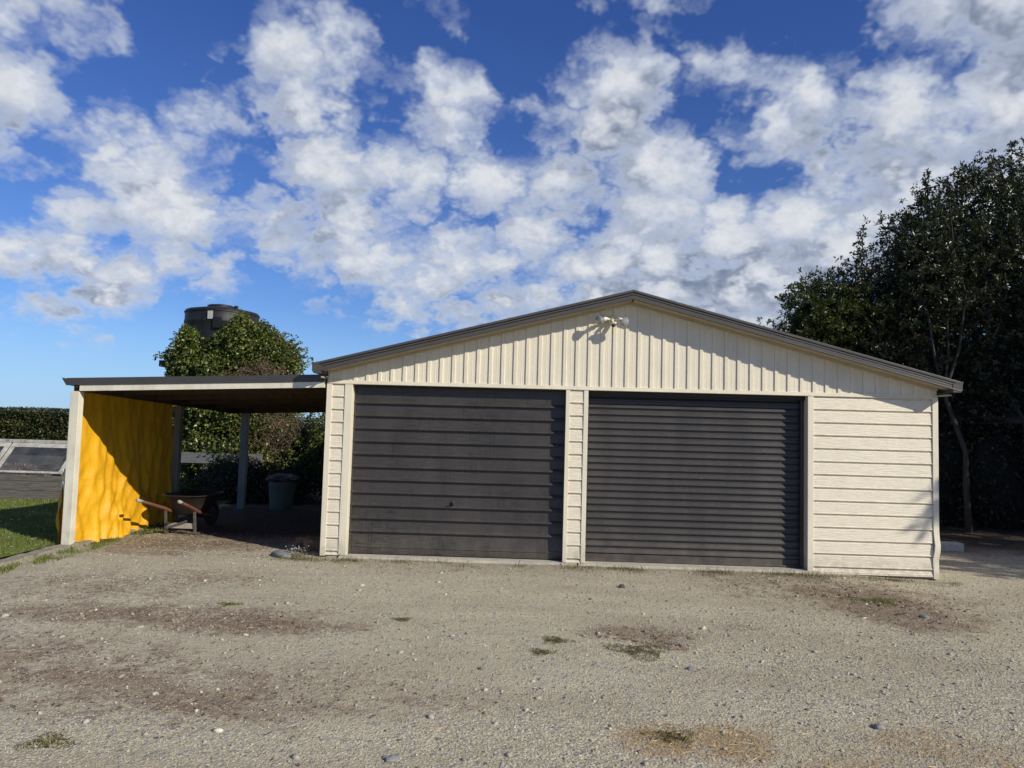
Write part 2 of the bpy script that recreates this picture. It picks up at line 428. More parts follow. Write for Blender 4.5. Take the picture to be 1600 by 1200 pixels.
M_grass = material('grass_blades', m_leaf((.11, .155, .022), (.19, .25, .04), (.32, .33, .10), .5, .3, .12))
M_weed = material('weed_blades', m_leaf((.12, .12, .042), (.18, .175, .065), (.34, .30, .14), .6, .25, .3))
M_daisy = material('white_petals', lambda N: princ(N, (.8, .8, .76), .6))
M_dry = material('dried_flower_heads', lambda N: princ(N, N.ramp(N.island(), [(0, (.14, .09, .07)), (.6, (.30, .21, .17)), (1, (.5, .4, .33))]), .9))
M_lav = material('pale_lilac_petals', lambda N: princ(N, N.ramp(N.island(), [(0, (.25, .30, .22)), (.4, (.4, .4, .43)), (1, (.6, .58, .66))]), .7))
def m_glass(N):
    g = N.node('ShaderNodeBsdfGlossy'); g.inputs['Roughness'].default_value = .08; g.inputs[0].default_value = (.9, .95, 1, 1)
    t = N.node('ShaderNodeBsdfTransparent'); t.inputs[0].default_value = (.72, .75, .75, 1)
    d = N.node('ShaderNodeBsdfDiffuse'); d.inputs[0].default_value = (.34, .33, .30, 1)
    m1 = N.node('ShaderNodeMixShader'); N.put(m1.inputs[0], N.mapr(N.noise(N.pos(), 4, 4), .35, .75, .06, .22)); N.l.new(t.outputs[0], m1.inputs[1]); N.l.new(d.outputs[0], m1.inputs[2])
    fr = N.node('ShaderNodeFresnel'); m2 = N.node('ShaderNodeMixShader'); N.put(m2.inputs[0], N.math('MULTIPLY', fr.outputs[0], .10)); N.l.new(m1.outputs[0], m2.inputs[1]); N.l.new(g.outputs[0], m2.inputs[2])
    return m2.outputs[0]
M_glass = material('dusty_glass', m_glass)
M_bulb = material('bulb_glass', lambda N: princ(N, (.95, .95, .93), .05, 0, N.bump(N.vor(N.pos(), 130), .6, .004), .5, **{'Transmission Weight': .8, 'IOR': 1.4}))
M_silver = material('bulb_reflector', lambda N: princ(N, (.75, .75, .74), .12, 1.0, N.bump(N.vor(N.pos(), 150), .4, .003)))
M_socket = weathered('aged_cream_plastic', (.78, .74, .60), (.35, .29, .18), .45, 20, 90, .6, .1, streak=False)

# ---------------------------------------------------------------- ground
LIT = [(-2.2, -2.96, 0.51, 0.37, 1), (-2.98, -2.99, 0.81, 0.3, 0.7), (-4.11, -2.89, 0.44, 0.39, 0.5), (-3.58, -3.58, 0.26, 0.22, 0.5), (-2.62, -3.85, 0.25, 0.13, 0.6), (-2.02, -3.68, 0.13, 0.09, 0.5), (-3.0, -4.42, 0.34, 0.29, 0.7), (-2.13, -4.41, 0.9, 0.46, 0.65), (-1.64, -4.21, 0.32, 0.2, 0.6), (-3.44, -1.46, 0.76, 0.47, 0.6), (-4.53, -1.64, 0.49, 0.48, 0.6), (-4.77, 0.62, 0.97, 0.78, 0.9), (-3.9, 0.8, 0.75, 0.67, 0.9), (-3.9, 2.6, 1.6, 1.8, 1.2), (-0.91, -0.5, 1.51, 0.38, 0.35), (3.52, -1.57, 0.62, 0.9, 1.2), (3.18, -1.2, 0.5, 0.51, 0.9), (3.77, -1.91, 0.52, 0.53, 0.9), (3.08, -0.57, 1.26, 0.47, 0.6), (0.93, -2.92, 0.45, 0.23, 1.0), (1.09, -3.17, 0.2, 0.18, 0.8), (8.0, 3.9, 3.2, 1.6, 1.5), (1.84, -2.61, 0.23, 0.13, 0.6), (-0.84, -2.96, 0.21, 0.16, 0.4), (-1.02, -4.54, 0.3, 0.15, 0.4), (-3.3, -2.9, 1.7, .42, .8), (-3.4, -4.2, 1.3, .7, .75), (-2.0, -4.5, 1.5, .5, .75), (-4.2, -2.0, 1.1, .6, .6), (-2.3, -3.05, 1.0, .28, .9), (3.4, -1.1, 1.6, .6, .6), (-1.6, -4.2, .9, .3, .5)]
STRAW = [(0.72, -4.96, 0.21, 0.21, 1), (1.09, -4.97, 0.24, 0.23, 1), (2.15, -4.91, 0.29, 0.28, 0.6), (1.41, -4.82, 0.22, 0.14, 0.4), (1.63, -5.18, 0.26, 0.16, 0.6), (2.44, -5.04, 0.21, 0.23, 0.6), (-0.44, -4.92, 0.10, 0.05, 0.4)]
def field(x, y, blobs, grow=1.5):
    f = np.zeros_like(x)
    for (a, b, ra, rb, w) in blobs:
        q = ((x-a)/(ra*grow))**2+((y-b)/(rb*grow))**2
        f = np.maximum(f, w*np.clip(1-q, 0, 1))
    return f
def axis_steps(bounds):
    out = []
    for (a, b, s) in bounds:
        n = max(1, int(round((b-a)/s))); out += [a+(b-a)*i/n for i in range(n)]
    out.append(bounds[-1][1]); return np.array(out)
gx = axis_steps([(-6000, -600, 1800), (-600, -60, 180), (-60, -12, 8), (-12, -7, 1), (-7, 8, .06), (8, 16, .8), (16, 60, 11), (60, 600, 180), (600, 6000, 1800)])
gy = axis_steps([(-3000, -60, 980), (-60, -10, 10), (-10, -6.5, .7), (-6.5, 4, .06), (4, 12, .8), (12, 60, 12), (60, 600, 180), (600, 9000, 2800)])
GX, GY = np.meshgrid(gx, gy); nx, ny = len(gx), len(gy)
und = np.array([mnoise.noise(Vector((x*.9, y*.9, 0)))*.008+mnoise.noise(Vector((x*3.1, y*3.1, 3)))*.0035 for x, y in zip(GX.ravel(), GY.ravel())])
near = ((np.abs(GX) < 12) & (np.abs(GY) < 9)).ravel()
GZ = ground_z(GX, GY).ravel()+np.where(near, und-.004, 0)
wall = np.clip(1-np.abs(GY.ravel()-.3)/.5, 0, 1)*((GX.ravel() > -2.6) & (GX.ravel() < 3.5))
GZ = GZ-wall*np.maximum(0, und)
idx = np.arange(nx*ny).reshape(ny, nx)
Q = np.stack([idx[:-1, :-1], idx[:-1, 1:], idx[1:, 1:], idx[1:, :-1]], -1).reshape(-1, 4)
fl = field(GX, GY, LIT).ravel(); fs = field(GX, GY, STRAW).ravel()
fw = (np.clip(1-np.abs(GY+.12)/.4, 0, 1)*((GX > -5.6) & (GX < 5.2))*.8).ravel()
fw = np.maximum(fw, (np.clip(1-np.abs(GX+5.5)/.45, 0, 1)*((GY < 2) & (GY > -2.2))*.9).ravel())
fd = field(GX, GY, [(-4.1, 3.7, 1.9, 2.0, 1.3), (-4.4, 6.5, 3.2, 2.2, 1.3), (8.6, 6.0, 3.4, 2.6, 1.6), (13, 6, 4, 3, 1.5)]).ravel()  # where shade is painted into the ground: carport, behind it, under the right trees
loose = field(GX, GY, [(2.6, -3.6, 1.6, 1.4, 1), (1.2, -3.4, .8, .5, .7), (4.2, -2.4, .9, .9, .8), (.2, -5, .8, .6, .9), (-2.5, -5.4, 1.4, .5, .9), (3.4, -4.6, 1.3, 1.2, 1)]).ravel()
def m_ground(N):
    c = N.pos(); x, y, z = N.sep(c)
    li, st, we, lo_ = N.attr('litter'), N.attr('straw'), N.attr('weed'), N.attr('loose')
    big = N.noise(c, .55, 4, .6); mid = N.noise(c, 2.6, 5, .65); fine = N.noise(c, 16, 6, .7)
    v1c = N.node('ShaderNodeTexVoronoi'); N.put(v1c.inputs['Vector'], c); v1c.inputs['Scale'].default_value = 55
    v2c = N.node('ShaderNodeTexVoronoi'); N.put(v2c.inputs['Vector'], c); v2c.inputs['Scale'].default_value = 130
    v3c = N.node('ShaderNodeTexVoronoi'); N.put(v3c.inputs['Vector'], N.vm('ADD', c, (.3, .7, .1))); v3c.inputs['Scale'].default_value = 26
    base = N.mix(N.mapr(big, .3, .7), (.58, .52, .37), (.49, .44, .32))
    base = N.mix(N.mapr(mid, .38, .68, 0, .6), base, (.68, .615, .46))
    r1 = N.sep(v1c.outputs['Color'])[0]; r2 = N.sep(v2c.outputs['Color'])[1]; r3_ = N.sep(v3c.outputs['Color'])[2]
    peb = N.ramp(r1, [(0, (.17, .16, .14)), (.35, (.38, .335, .235)), (.7, (.56, .49, .34)), (1, (.84, .76, .57))])
    peb2 = N.ramp(r2, [(0, (.15, .135, .11)), (.4, (.38, .33, .23)), (.75, (.58, .505, .35)), (1, (.88, .79, .60))])
    pm = N.mapr(N.math('ADD', N.math('MULTIPLY', mid, .8), N.math('MULTIPLY', lo_, .4)), .25, .75, .35, .9)
    colr = N.mix(pm, base, N.mix(.5, peb, peb2))
    # dark gaps between pebbles
    gap = N.mapr(v2c.outputs['Distance'], .35, .75, 0, .35)
    colr = N.mix(gap, colr, (.10, .085, .065))
    big_st = N.math('MULTIPLY', N.mapr(r3_, .80, .82), N.mapr(v3c.outputs['Distance'], .42, .32))
    colr = N.mix(big_st, colr, N.ramp(r1, [(0, (.20, .21, .22)), (1, (.44, .43, .40))]))
    ln = N.math('ADD', li, N.math('ADD', N.math('MULTIPLY', N.math('SUBTRACT', mid, .5), 1.5), N.math('MULTIPLY', N.math('SUBTRACT', fine, .5), 1.8)))
    lm = N.math('MULTIPLY', N.mapr(ln, .26, .95, 0, .80, True), N.mapr(li, 0, .2))
    lc = N.ramp(N.noise(c, 60, 4, .7), [(.32, (.036, .020, .013)), (.50, (.13, .070, .043)), (.68, (.36, .24, .16))])
    colr = N.mix(lm, colr, lc)
    sn = N.math('ADD', st, N.math('MULTIPLY', N.math('SUBTRACT', fine, .5), 2.2))
    colr = N.mix(N.math('MULTIPLY', N.mapr(sn, .35, .9, 0, .75), N.mapr(st, 0, .2)), colr, (.28, .18, .08))
    wn = N.math('ADD', we, N.math('MULTIPLY', N.math('SUBTRACT', fine, .5), 2.4))
    colr = N.mix(N.math('MULTIPLY', N.mapr(wn, .55, 1, 0, .55), N.mapr(we, 0, .2)), colr, (.12, .115, .05))
    # broad damp/compacted tone
    colr = N.mix(N.mapr(N.noise(N.scale(c, .45, 1.5, 1), 1.0, 6, .65), .42, .62, 0, .5), colr, (.30, .25, .175))
    colr = N.mix(N.math('MULTIPLY', N.mapr(N.math('ADD', N.attr('painted_shade'), N.math('MULTIPLY', N.math('SUBTRACT', fine, .5), .6)), .15, .7, 0, 1, True), .9), colr, (.028, .022, .016))  # near-black ground colour deepens the shade there
    # far away it is farmland
    far = N.mapr(N.vm('LENGTH', N.xyz(x, y, 0)), 14, 22)
    colr = N.mix(far, colr, N.mix(N.noise(c, .02, 3), (.07, .10, .03), (.16, .15, .06)))
    h = N.math('ADD', N.math('MULTIPLY', N.math('SUBTRACT', 1, v1c.outputs['Distance']), N.math('ADD', .45, N.math('MULTIPLY', r1, .6))), N.math('MULTIPLY', N.math('SUBTRACT', 1, v2c.outputs['Distance']), .45))
    h = N.math('ADD', h, N.math('MULTIPLY', big_st, .8))
    h = N.math('ADD', h, N.math('MULTIPLY', fine, 1.0))
    return princ(N, colr, .92, 0, N.bump(h, .75, .009), .3)
M_ground = material('sandy_gravel', m_ground)
g = fastmesh('ground', np.stack([GX.ravel(), GY.ravel(), GZ], 1), Q, M_ground, smooth=True, attrs={'litter': fl, 'straw': fs, 'weed': fw, 'loose': loose, 'painted_shade': fd})
tag(g, 'pale sandy gravel driveway with brown litter patches', kind='structure')
def gz(x, y):
    return ground_z(x, y)+np.array([mnoise.noise(Vector((a*.9, b*.9, 0)))*.008+mnoise.noise(Vector((a*3.1, b*3.1, 3)))*.0035 for a, b in zip(np.ravel(x), np.ravel(y))])-.004
def gz1(x, y): return float(gz(np.array([x]), np.array([y]))[0])

# lawn: a sheet just above the ground, left of the kerb
def m_lawn(N):
    c = N.pos()
    n = N.noise(c, 6, 5, .65); n2 = N.noise(c, 1.1, 3)
    colr = N.ramp(n, [(.3, (.07, .09, .02)), (.55, (.15, .19, .04)), (.75, (.26, .26, .085))])
    colr = N.mix(N.mapr(n2, .4, .7, 0, .5), colr, (.14, .14, .045))
    return princ(N, colr, .9, 0, N.bump(N.noise(c, 60, 3), .8, .02), .2)
M_lawn = material('lawn_turf', m_lawn)
lx = np.linspace(-40, -5.86, 60); ly = np.linspace(-7.0, 40, 80); LX, LY = np.meshgrid(lx, ly)
LX = LX+np.where(LX > -5.9, 0, 0)
ii = np.arange(len(lx)*len(ly)).reshape(len(ly), len(lx))
lawn = fastmesh('lawn', np.stack([LX.ravel(), LY.ravel(), np.full(LX.size, .012)], 1), np.stack([ii[:-1, :-1], ii[:-1, 1:], ii[1:, 1:], ii[1:, :-1]], -1).reshape(-1, 4), M_lawn)
tag(lawn, 'green lawn left of the carport', kind='structure')
def blades(name, P, h, w, mat, lean=.5):
    n = len(P); a = RNG.uniform(0, 2*np.pi, n); s = np.stack([np.cos(a), np.sin(a), 0*a], 1)*np.asarray(w).reshape(-1, 1)/2
    b = RNG.uniform(0, 2*np.pi, n); l = RNG.uniform(0, lean, n); H = np.asarray(h).reshape(-1, 1)
    t = P+np.stack([np.cos(b)*l, np.sin(b)*l, np.ones(n)], 1)*H
    m = P+np.stack([np.cos(b)*l*.35, np.sin(b)*l*.35, .6*np.ones(n)], 1)*H
    V = np.stack([P-s, P+s, m+s*.7, t, m-s*.7], 1).reshape(-1, 3)
    i = np.arange(n)[:, None]*5
    return fastmesh(name, V, i+np.array([[0, 1, 2, 3, 4]]), mat)
n = 95000
px_ = -5.88-RNG.random(n)**1.1*7; py_ = RNG.uniform(-3.2, 5.2, n)
keep = ~((px_ < -8.8) & (py_ > 4.6)); px_, py_ = px_[keep], py_[keep]
hh = RNG.uniform(.018, .05, len(px_))*(1+.5*np.sin(px_*3)*np.sin(py_*4))
tag(blades('lawn_grass', np.stack([px_, py_, np.full(len(px_), .008)], 1), hh, np.full(len(px_), .006), M_grass, .9), 'short green grass of the lawn beside the carport', 'grass', kind='stuff')
# ragged grass creeping over the kerb onto the gravel
n = 5200
py_ = RNG.uniform(-2.6, 2.3, n); px_ = -5.50+RNG.normal(0, .10, n)+np.where(py_ < 0, (-py_)*.02, 0)
cl = np.array([mnoise.noise(Vector((a*5, b*3, 2))) for a, b in zip(px_, py_)]); k = cl > .0
px_, py_ = px_[k], py_[k]
tag(blades('verge_grass', np.stack([px_, py_, gz(px_, py_)], 1), RNG.uniform(.015, .06, len(px_)), np.full(len(px_), .006), M_grass, .9), 'ragged green grass along the kerb of the gravel', 'grass', kind='stuff')
n = 12000
px_ = RNG.uniform(-3.2, 5.1, n); py_ = -.14-np.abs(RNG.normal(0, .13, n))
cl = np.array([mnoise.noise(Vector((a*2.2, b*2, 7))) for a, b in zip(px_, py_)]); k = cl > RNG.normal(.10, .18, n)
px_, py_ = px_[k], py_[k]
tag(blades('wall_weeds', np.stack([px_, py_, gz(px_, py_)], 1), RNG.uniform(.008, .035, len(px_))*RNG.choice([1, 1, 1, 1, 2.6], len(px_)), np.full(len(px_), .0035), M_weed, .9), 'thin dry weeds along the foot of the garage wall', 'weeds', kind='stuff')
# daisies on the lawn
n = 260
dx_ = RNG.uniform(-10.5, -5.95, n); dy_ = RNG.uniform(-.6, 4.6, n)
V = []; Fq = []
for i in range(n):
    r = random.uniform(.008, .015); z = .05; o = len(V)
    for k in range(6): V.append((dx_[i]+r*math.cos(k*math.pi/3), dy_[i]+r*math.sin(k*math.pi/3), z+.003*(k % 2)))
    Fq.append([o+k for k in range(6)])
tag(fastmesh('daisies', np.array(V), np.array(Fq), M_daisy), 'tiny white daisies scattered over the lawn', 'daisies', kind='stuff')

# gravel stones
ico = None
def ico_base():
    t = (1+5**.5)/2
    v = np.array([(-1, t, 0), (1, t, 0), (-1, -t, 0), (1, -t, 0), (0, -1, t), (0, 1, t), (0, -1, -t), (0, 1, -t), (t, 0, -1), (t, 0, 1), (-t, 0, -1), (-t, 0, 1)], float)
    f = np.array([(0, 11, 5), (0, 5, 1), (0, 1, 7), (0, 7, 10), (0, 10, 11), (1, 5, 9), (5, 11, 4), (11, 10, 2), (10, 7, 6), (7, 1, 8), (3, 9, 4), (3, 4, 2), (3, 2, 6), (3, 6, 8), (3, 8, 9), (4, 9, 5), (2, 4, 11), (6, 2, 10), (8, 6, 7), (9, 8, 1)])
    return unit(v), f
IV, IF = ico_base()
def stones(P, R, flat=(.45, .8)):
    n = len(P); V = IV[None]*(1+RNG.normal(0, .13, (n, 12, 1)))
    sc = np.stack([RNG.uniform(.8, 1.4, n), RNG.uniform(.6, 1, n), RNG.uniform(*flat, n)], 1)[:, None]*R[:, None, None]
    V = V*sc; a = RNG.uniform(0, 6.28, n); ca, sa = np.cos(a)[:, None], np.sin(a)[:, None]
    X = V[..., 0]*ca-V[..., 1]*sa; Y = V[..., 0]*sa+V[..., 1]*ca
    tl = RNG.normal(0, .25, n)[:, None]
    Z = V[..., 2]+X*tl
    V = np.stack([X, Y, Z], -1)+P[:, None]
    return V.reshape(-1, 3), (np.arange(n)[:, None, None]*12+IF[None]).reshape(-1, 3)
def scatter(n, x0, x1, y0, y1, fn=None):
    x = RNG.uniform(x0, x1, n); y = RNG.uniform(y0, y1, n)
    if fn is not None:
        k = RNG.random(n) < fn(x, y); x, y = x[k], y[k]
    return x, y
LOOSE = [(2.6, -3.6, 1.6, 1.4, 1), (1.2, -3.4, .8, .5, .7), (4.2, -2.4, .9, .9, .8), (.2, -5, .8, .6, .9), (-2.5, -5.4, 1.4, .5, .9), (3.4, -4.6, 1.3, 1.2, 1)]
xs = []; ys = []; rs = []
for (n, b, rr) in ((30000, (-3.3, 3.6, -5.9, -3.6), (.0025, .0065)), (26000, (-5, 5.2, -3.6, -1.2), (.003, .008)), (20000, (-5.6, 6.8, -1.2, 1.6), (.004, .010)), (2600, (-5, 5.6, -5.9, -.2), (.008, .017)), (240, (-4.5, 5.6, -5.9, -.3), (.015, .028))):
    x, y = scatter(n, *b, fn=lambda x, y: .42+.58*field(x, y, LOOSE, 1.3)+.0*x)
    k = ~((x > -2.56) & (x < 4.93) & (y > -.12)); x, y = x[k], y[k]
    xs.append(x); ys.append(y); rs.append(rr[0]+(rr[1]-rr[0])*RNG.random(len(x))**1.7)
x = np.concatenate(xs); y = np.concatenate(ys); r = np.concatenate(rs)
V, Fq = stones(np.stack([x, y, gz(x, y)+r*.15], 1), r)
tag(fastmesh('loose_gravel', V, Fq, M_stone), 'loose grey and tan gravel stones over the driveway', 'gravel', kind='stuff')
# single larger stones one can point to
ROCKS = [(-2.13, -3.35, .025, 'pale pebble beside the dark brown litter streak'), (-3.01, -3.24, .03, 'flat whitish pebble left of the brown litter streak'), (-2.18, -4.59, .023, 'small white pebble in the wide brown patch at lower left'), (-4.21, -3.07, .036, 'pinkish pale stone at the left edge of the driveway'), (2.01, -4.67, .037, 'rounded grey stone lowest on the right side of the driveway'), (1.15, -3.77, .032, 'grey stone in the loose gravel right of the small weeds'), (-.24, -4.32, .022, 'white pebble in the bare gravel at lower middle'), (-.63, -5.29, .045, 'flat blue grey stone sunk in the gravel at the bottom edge'), (1.0, -1.19, .05, 'dark stone on the gravel before the right roller door'), (3.67, -2.04, .049, 'grey stone at the edge of the bark litter'), (.49, -3.75, .027, 'blue grey flat pebble below the brown weed mat')]
import bmesh
def rock(name, x, y, r, label, mat, flat=.6, z=None, sub=3):
    bm = bmesh.new(); bmesh.ops.create_icosphere(bm, subdivisions=sub, radius=1)
    s = random.uniform(0, 50)
    sx, sy = random.uniform(1, 1.3), random.uniform(.75, .95)
    for v in bm.verts:
        k = 1+.28*mnoise.noise(v.co*1.1+Vector((s, 0, 0)))+.10*mnoise.noise(v.co*3+Vector((0, s, 0)))
        v.co = Vector((v.co.x*sx, v.co.y*sy, v.co.z*flat))*k*r
    me = bpy.data.meshes.new(name); bm.to_mesh(me); bm.free(); me.shade_smooth(); me.materials.append(mat)
    o = bpy.data.objects.new(name, me); COL.objects.link(o); o.location = (x, y, (gz1(x, y) if z is None else z)+r*flat*.35)
    o.rotation_euler.z = random.uniform(0, 6)
    tag(o, label, name.replace('_', ' ')); return o
def m_rock(c1, c2):
    return lambda N: princ(N, N.mix(N.mapr(N.noise(N.pos(), 30, 5, .65), .3, .7), c1, c2), .85, 0, N.bump(N.noise(N.pos(), 60, 5), .5, .006), .4)
M_rk = [material('pale_stone', m_rock((.5, .47, .40), (.34, .31, .26))), material('grey_stone', m_rock((.26, .26, .255), (.16, .155, .15))), material('dark_stone', m_rock((.09, .085, .08), (.045, .04, .038)))]
for x, y, r, l in ROCKS:
    m = M_rk[2] if 'dark stone' in l else (M_rk[1] if 'grey' in l else M_rk[0])
    o = rock('stone', x, y, r*.8, l, m, .35 if 'flat' in l else .6); o['group'] = 'larger stones lying on the gravel'
# litter flakes
def flakes(n, blobs, box, mat, name, label, ll=(.012, .05), ww=(.004, .014), grow=1.25, pw=1.0):
    x, y = scatter(n, *box, fn=lambda x, y: np.clip(field(x, y, blobs, grow), 0, 1)**pw)
    k = ~((x > -2.56) & (x < 4.93) & (y > -.02)); x, y = x[k], y[k]
    n = len(x); P = np.stack([x, y, gz(x, y)+RNG.uniform(.003, .012, n)], 1)
    a = RNG.uniform(0, 6.28, n); Dr = np.stack([np.cos(a), np.sin(a), RNG.normal(0, .14, n)], 1)
    S = unit(np.cross(Dr, np.array([0, 0, 1.])+RNG.normal(0, .35, (n, 3))))
    L = RNG.uniform(*ll, n)[:, None]*RNG.random((n, 1))**.5; Wd = RNG.uniform(*ww, n)[:, None]
    V = np.stack([P-Dr*L/2-S*Wd*.3, P-Dr*L*.1-S*Wd*.5, P+Dr*L/2, P-Dr*L*.1+S*Wd*.5], 1).reshape(-1, 3)
    o = fastmesh(name, V, np.arange(n)[:, None]*4+np.array([[0, 1, 2, 3]]), mat)
    return tag(o, label, 'litter', kind='stuff')
flakes(75000, LIT, (-5.5, 9, -5.6, 4.5), M_litter, 'leaf_litter', 'brown bark and leaf litter scattered in patches on the gravel')
flakes(6500, [(0, -2, 12, 12, .5)], (-5.2, 6, -5.8, -.1), M_litter, 'stray_leaf_bits', 'stray brown leaf fragments spread over the whole driveway')
flakes(15000, STRAW, (-2, 4, -5.7, -4.3), M_straw, 'dry_straw_bits', 'dry golden straw strands on the gravel in front', (.04, .13), (.0018, .004), 1.35)
flakes(500, [(3.4, -1.5, 1.0, 1.0, 1)], (1, 6, -3, -.1), M_straw, 'pale_wood_chips', 'pale wood chips among the bark litter', (.02, .09), (.004, .012))
flakes(9000, [(3.5, -1.45, .9, .95, 1.2), (3.1, -.9, 1.3, .5, .6), (-3.4, .5, 1.6, .7, .6), (.95, -3.0, .5, .3, .7), (-2.4, -3.0, .8, .3, .5)], (-5.4, 5.5, -5, 1.4), M_litter, 'bark_chips', 'dark bark chips lying thickest before the right wall', (.03, .10), (.010, .028), 1.1)
# weed tufts
WEED = [(.24, -3.21, .09, 'flat olive weed patch left of the brown weed mat, upper of two'), (.13, -3.51, .07, 'flat olive weed patch left of the brown weed mat, lower of two'), (.86, -3.4, .17, 'wide brown green weed mat in the middle of the driveway'), (-2.63, -2.45, .07, 'bright green weed tuft above the dark litter streak'), (-1.04, -2.76, .06, 'small dark green weed tuft alone on bare gravel'), (-2.37, -5.27, .09, 'weed tuft in the gravel at the bottom left corner'), (3.53, -1.43, .16, 'green weed growing in the bark litter by the right wall'), (.80, -4.92, .10, 'greenish weed inside the dry straw at the bottom')]
for x, y, r, l in WEED:
    n = int(520*(r/.09)**1.5); a = RNG.uniform(0, 6.28, n); q = r*RNG.random(n)**.62*(1+.35*np.sin(a*3+x*7))
    bx, by = x+q*np.cos(a)*1.3, y+q*np.sin(a)
    o = blades('weed_tuft', np.stack([bx, by, gz(bx, by)-.003], 1), RNG.uniform(.005, .022, n), RNG.uniform(.003, .007, n), M_grass if 'bright' in l or 'green weed growing' in l else M_weed, 1.8)
    tag(o, l, 'weed', 'weed tufts growing in the gravel')

# distant hills
hx = np.linspace(-9000, 2500, 90); V = []; Fq = []
for i, x in enumerate(hx):
    h = 34+26*mnoise.noise(Vector((x*.0007, 0, 0)))+12*mnoise.noise(Vector((x*.003, 4, 0)))
    V += [(x, 3600, -2), (x, 4200, max(6, h*1.1)), (x, 5200, -2)]
for i in range(len(hx)-1):
    a = i*3; Fq += [(a, a+3, a+4, a+1), (a+1, a+4, a+5, a+2)]
M_hill = material('hazy_hill', lambda N: princ(N, (.09, .13, .17), 1))
tag(fastmesh('hills', np.array(V), np.array(Fq), M_hill, smooth=True), 'low hazy hills on the horizon', kind='structure')

# kerb (concrete edging) between lawn and gravel
mb = MB()
ys_ = np.linspace(-6.9, 4.7, 96)
for i in range(len(ys_)-1):
    y0, y1 = ys_[i], ys_[i+1]; 
    def kx(y): return -5.66+(.03*min(-y, 2) if y < 0 else 0)+.006*math.sin(y*5)
    w = .13; h = .035
    j = lambda y: .004*math.sin(y*13)+.005*math.sin(y*31)
    mb.hexa([(kx(y0)-w/2-.03, y0, -.05), (kx(y0)+w/2, y0, -.05), (kx(y1)+w/2, y1, -.05), (kx(y1)-w/2-.03, y1, -.05),
             (kx(y0)-w/2-.03, y0, h+j(y0)), (kx(y0)+w/2-.02, y0, h-.008+j(y0)), (kx(y1)+w/2-.02, y1, h-.008+j(y1)), (kx(y1)-w/2-.03, y1, h+j(y1))])
tag(mb.build('kerb', M_kerb), 'worn concrete edging strip between lawn and gravel', kind='structure')

# ---------------------------------------------------------------- garage
XL, XR = -2.535, 4.924
GD = 7.0
APX, APZ = 1.20, 3.31     # ridge of the barge board
EL, EZ_L, ER, EZ_R = -2.665, 2.325, 5.09, 2.29
OV = -.235
def barge_z(x):
    return APZ+(EZ_L-APZ)*(APX-x)/(APX-EL) if x < APX else APZ+(EZ_R-APZ)*(x-APX)/(ER-APX)
gar = thing('garage', 'double garage clad in cream weatherboard with two charcoal roller doors', 'garage', (1.2, 3.5, 0))
HZ = 2.10
PITCH = .1575
def siding_profile(z0, z1, y0=0.0, sgn=-1):
    prof = []; z = z1; 
    while z > z0+.005:
        zb = max(z-PITCH, z0)
        prof += [(y0-sgn*.004, z), (y0-sgn*.004, z-.017), (y0+sgn*.010, z-.020), (y0+sgn*.012, z-.030), (y0+sgn*.0155, zb+.014) , (y0+sgn*.0205, zb+.008), (y0+sgn*.0195, zb+.001)]
        z = zb
    return prof
def siding(x0, x1, z0, z1):
    return MB().extr_x(siding_profile(z0, z1), x0, x1, nx=max(1, int((x1-x0)/.3)))
siding(-2.47, -2.312, .0, HZ).build('wall_cladding', M_siding, gar)
siding(.476, .645, .0, HZ).build('wall_cladding', M_siding, gar)
siding(3.44, 4.862, -.015, HZ).build('wall_cladding', M_siding, gar)
# side and back walls
for xx, s in ((XL+.001, 1), (XR-.001, -1)):
    mb = MB(); prof = siding_profile(0, 2.17); nseg = 1
    vs = [(xx+ (p[0]*1 if s > 0 else -p[0]), yy, p[1]) for yy in (.02, GD) for p in prof]
    n = len(prof); mb.add(vs, [(k, k+1, k+1+n, k+n) for k in range(n-1)])
    mb.build('side_wall', M_siding, gar)
mb = MB(); mb.add([(XL+.02, GD, 0), (XR-.02, GD, 0), (XR-.02, GD, 2.1), (APX, GD, 3.1), (XL+.02, GD, 2.1)], [(0, 1, 2, 3, 4)]); mb.build('back_wall', M_cream, gar)
# corner trims and jambs (each with its own face width), butted beside the cladding
def trim(x0, x1, z0, z1, y0=-.024, y1=.16, name='trim', lean=0):
    return MB().box(x0, y0, z0, x1, y1, z1).build(name, M_cream, gar, bevel=.003)
MB().box(XL-.004, -.024, -.01, -2.4705, .05, HZ).build('corner_trim', M_cream, gar, bevel=.003)
trim(-2.3115, -2.217, 0.004, HZ, name='door_jamb')
trim(.426, .4755, 0.004, HZ, name='door_jamb')
trim(.6455, .6995, 0.004, HZ, name='door_jamb')
trim(3.368, 3.4395, -.03, HZ, name='door_jamb')
# right corner trim, buckled near its foot
mb = MB(); zs = np.linspace(-.05, HZ+.0, 28); rings = []
for z in zs:
    b = .012*math.exp(-((z-.36)/.10)**2)-.010*math.exp(-((z-.16)/.08)**2)
    yb = -.02*math.exp(-((z-.30)/.09)**2)
    rings.append([(4.8625+b, -.026+yb, z), (XR+.004+b*.8, -.026+yb, z), (XR+.004+b*.8, .06, z), (4.8625+b, .06, z)])
vs = [p for r in rings for p in r]; fs_ = []
for i in range(len(rings)-1):
    for k in range(4): fs_.append((i*4+k, i*4+(k+1) % 4, i*4+4+(k+1) % 4, i*4+4+k))
mb.add(vs, fs_+[(0, 1, 2, 3), tuple(range(len(vs)-4, len(vs)))]); mb.build('corner_trim', M_cream, gar, auto=40)
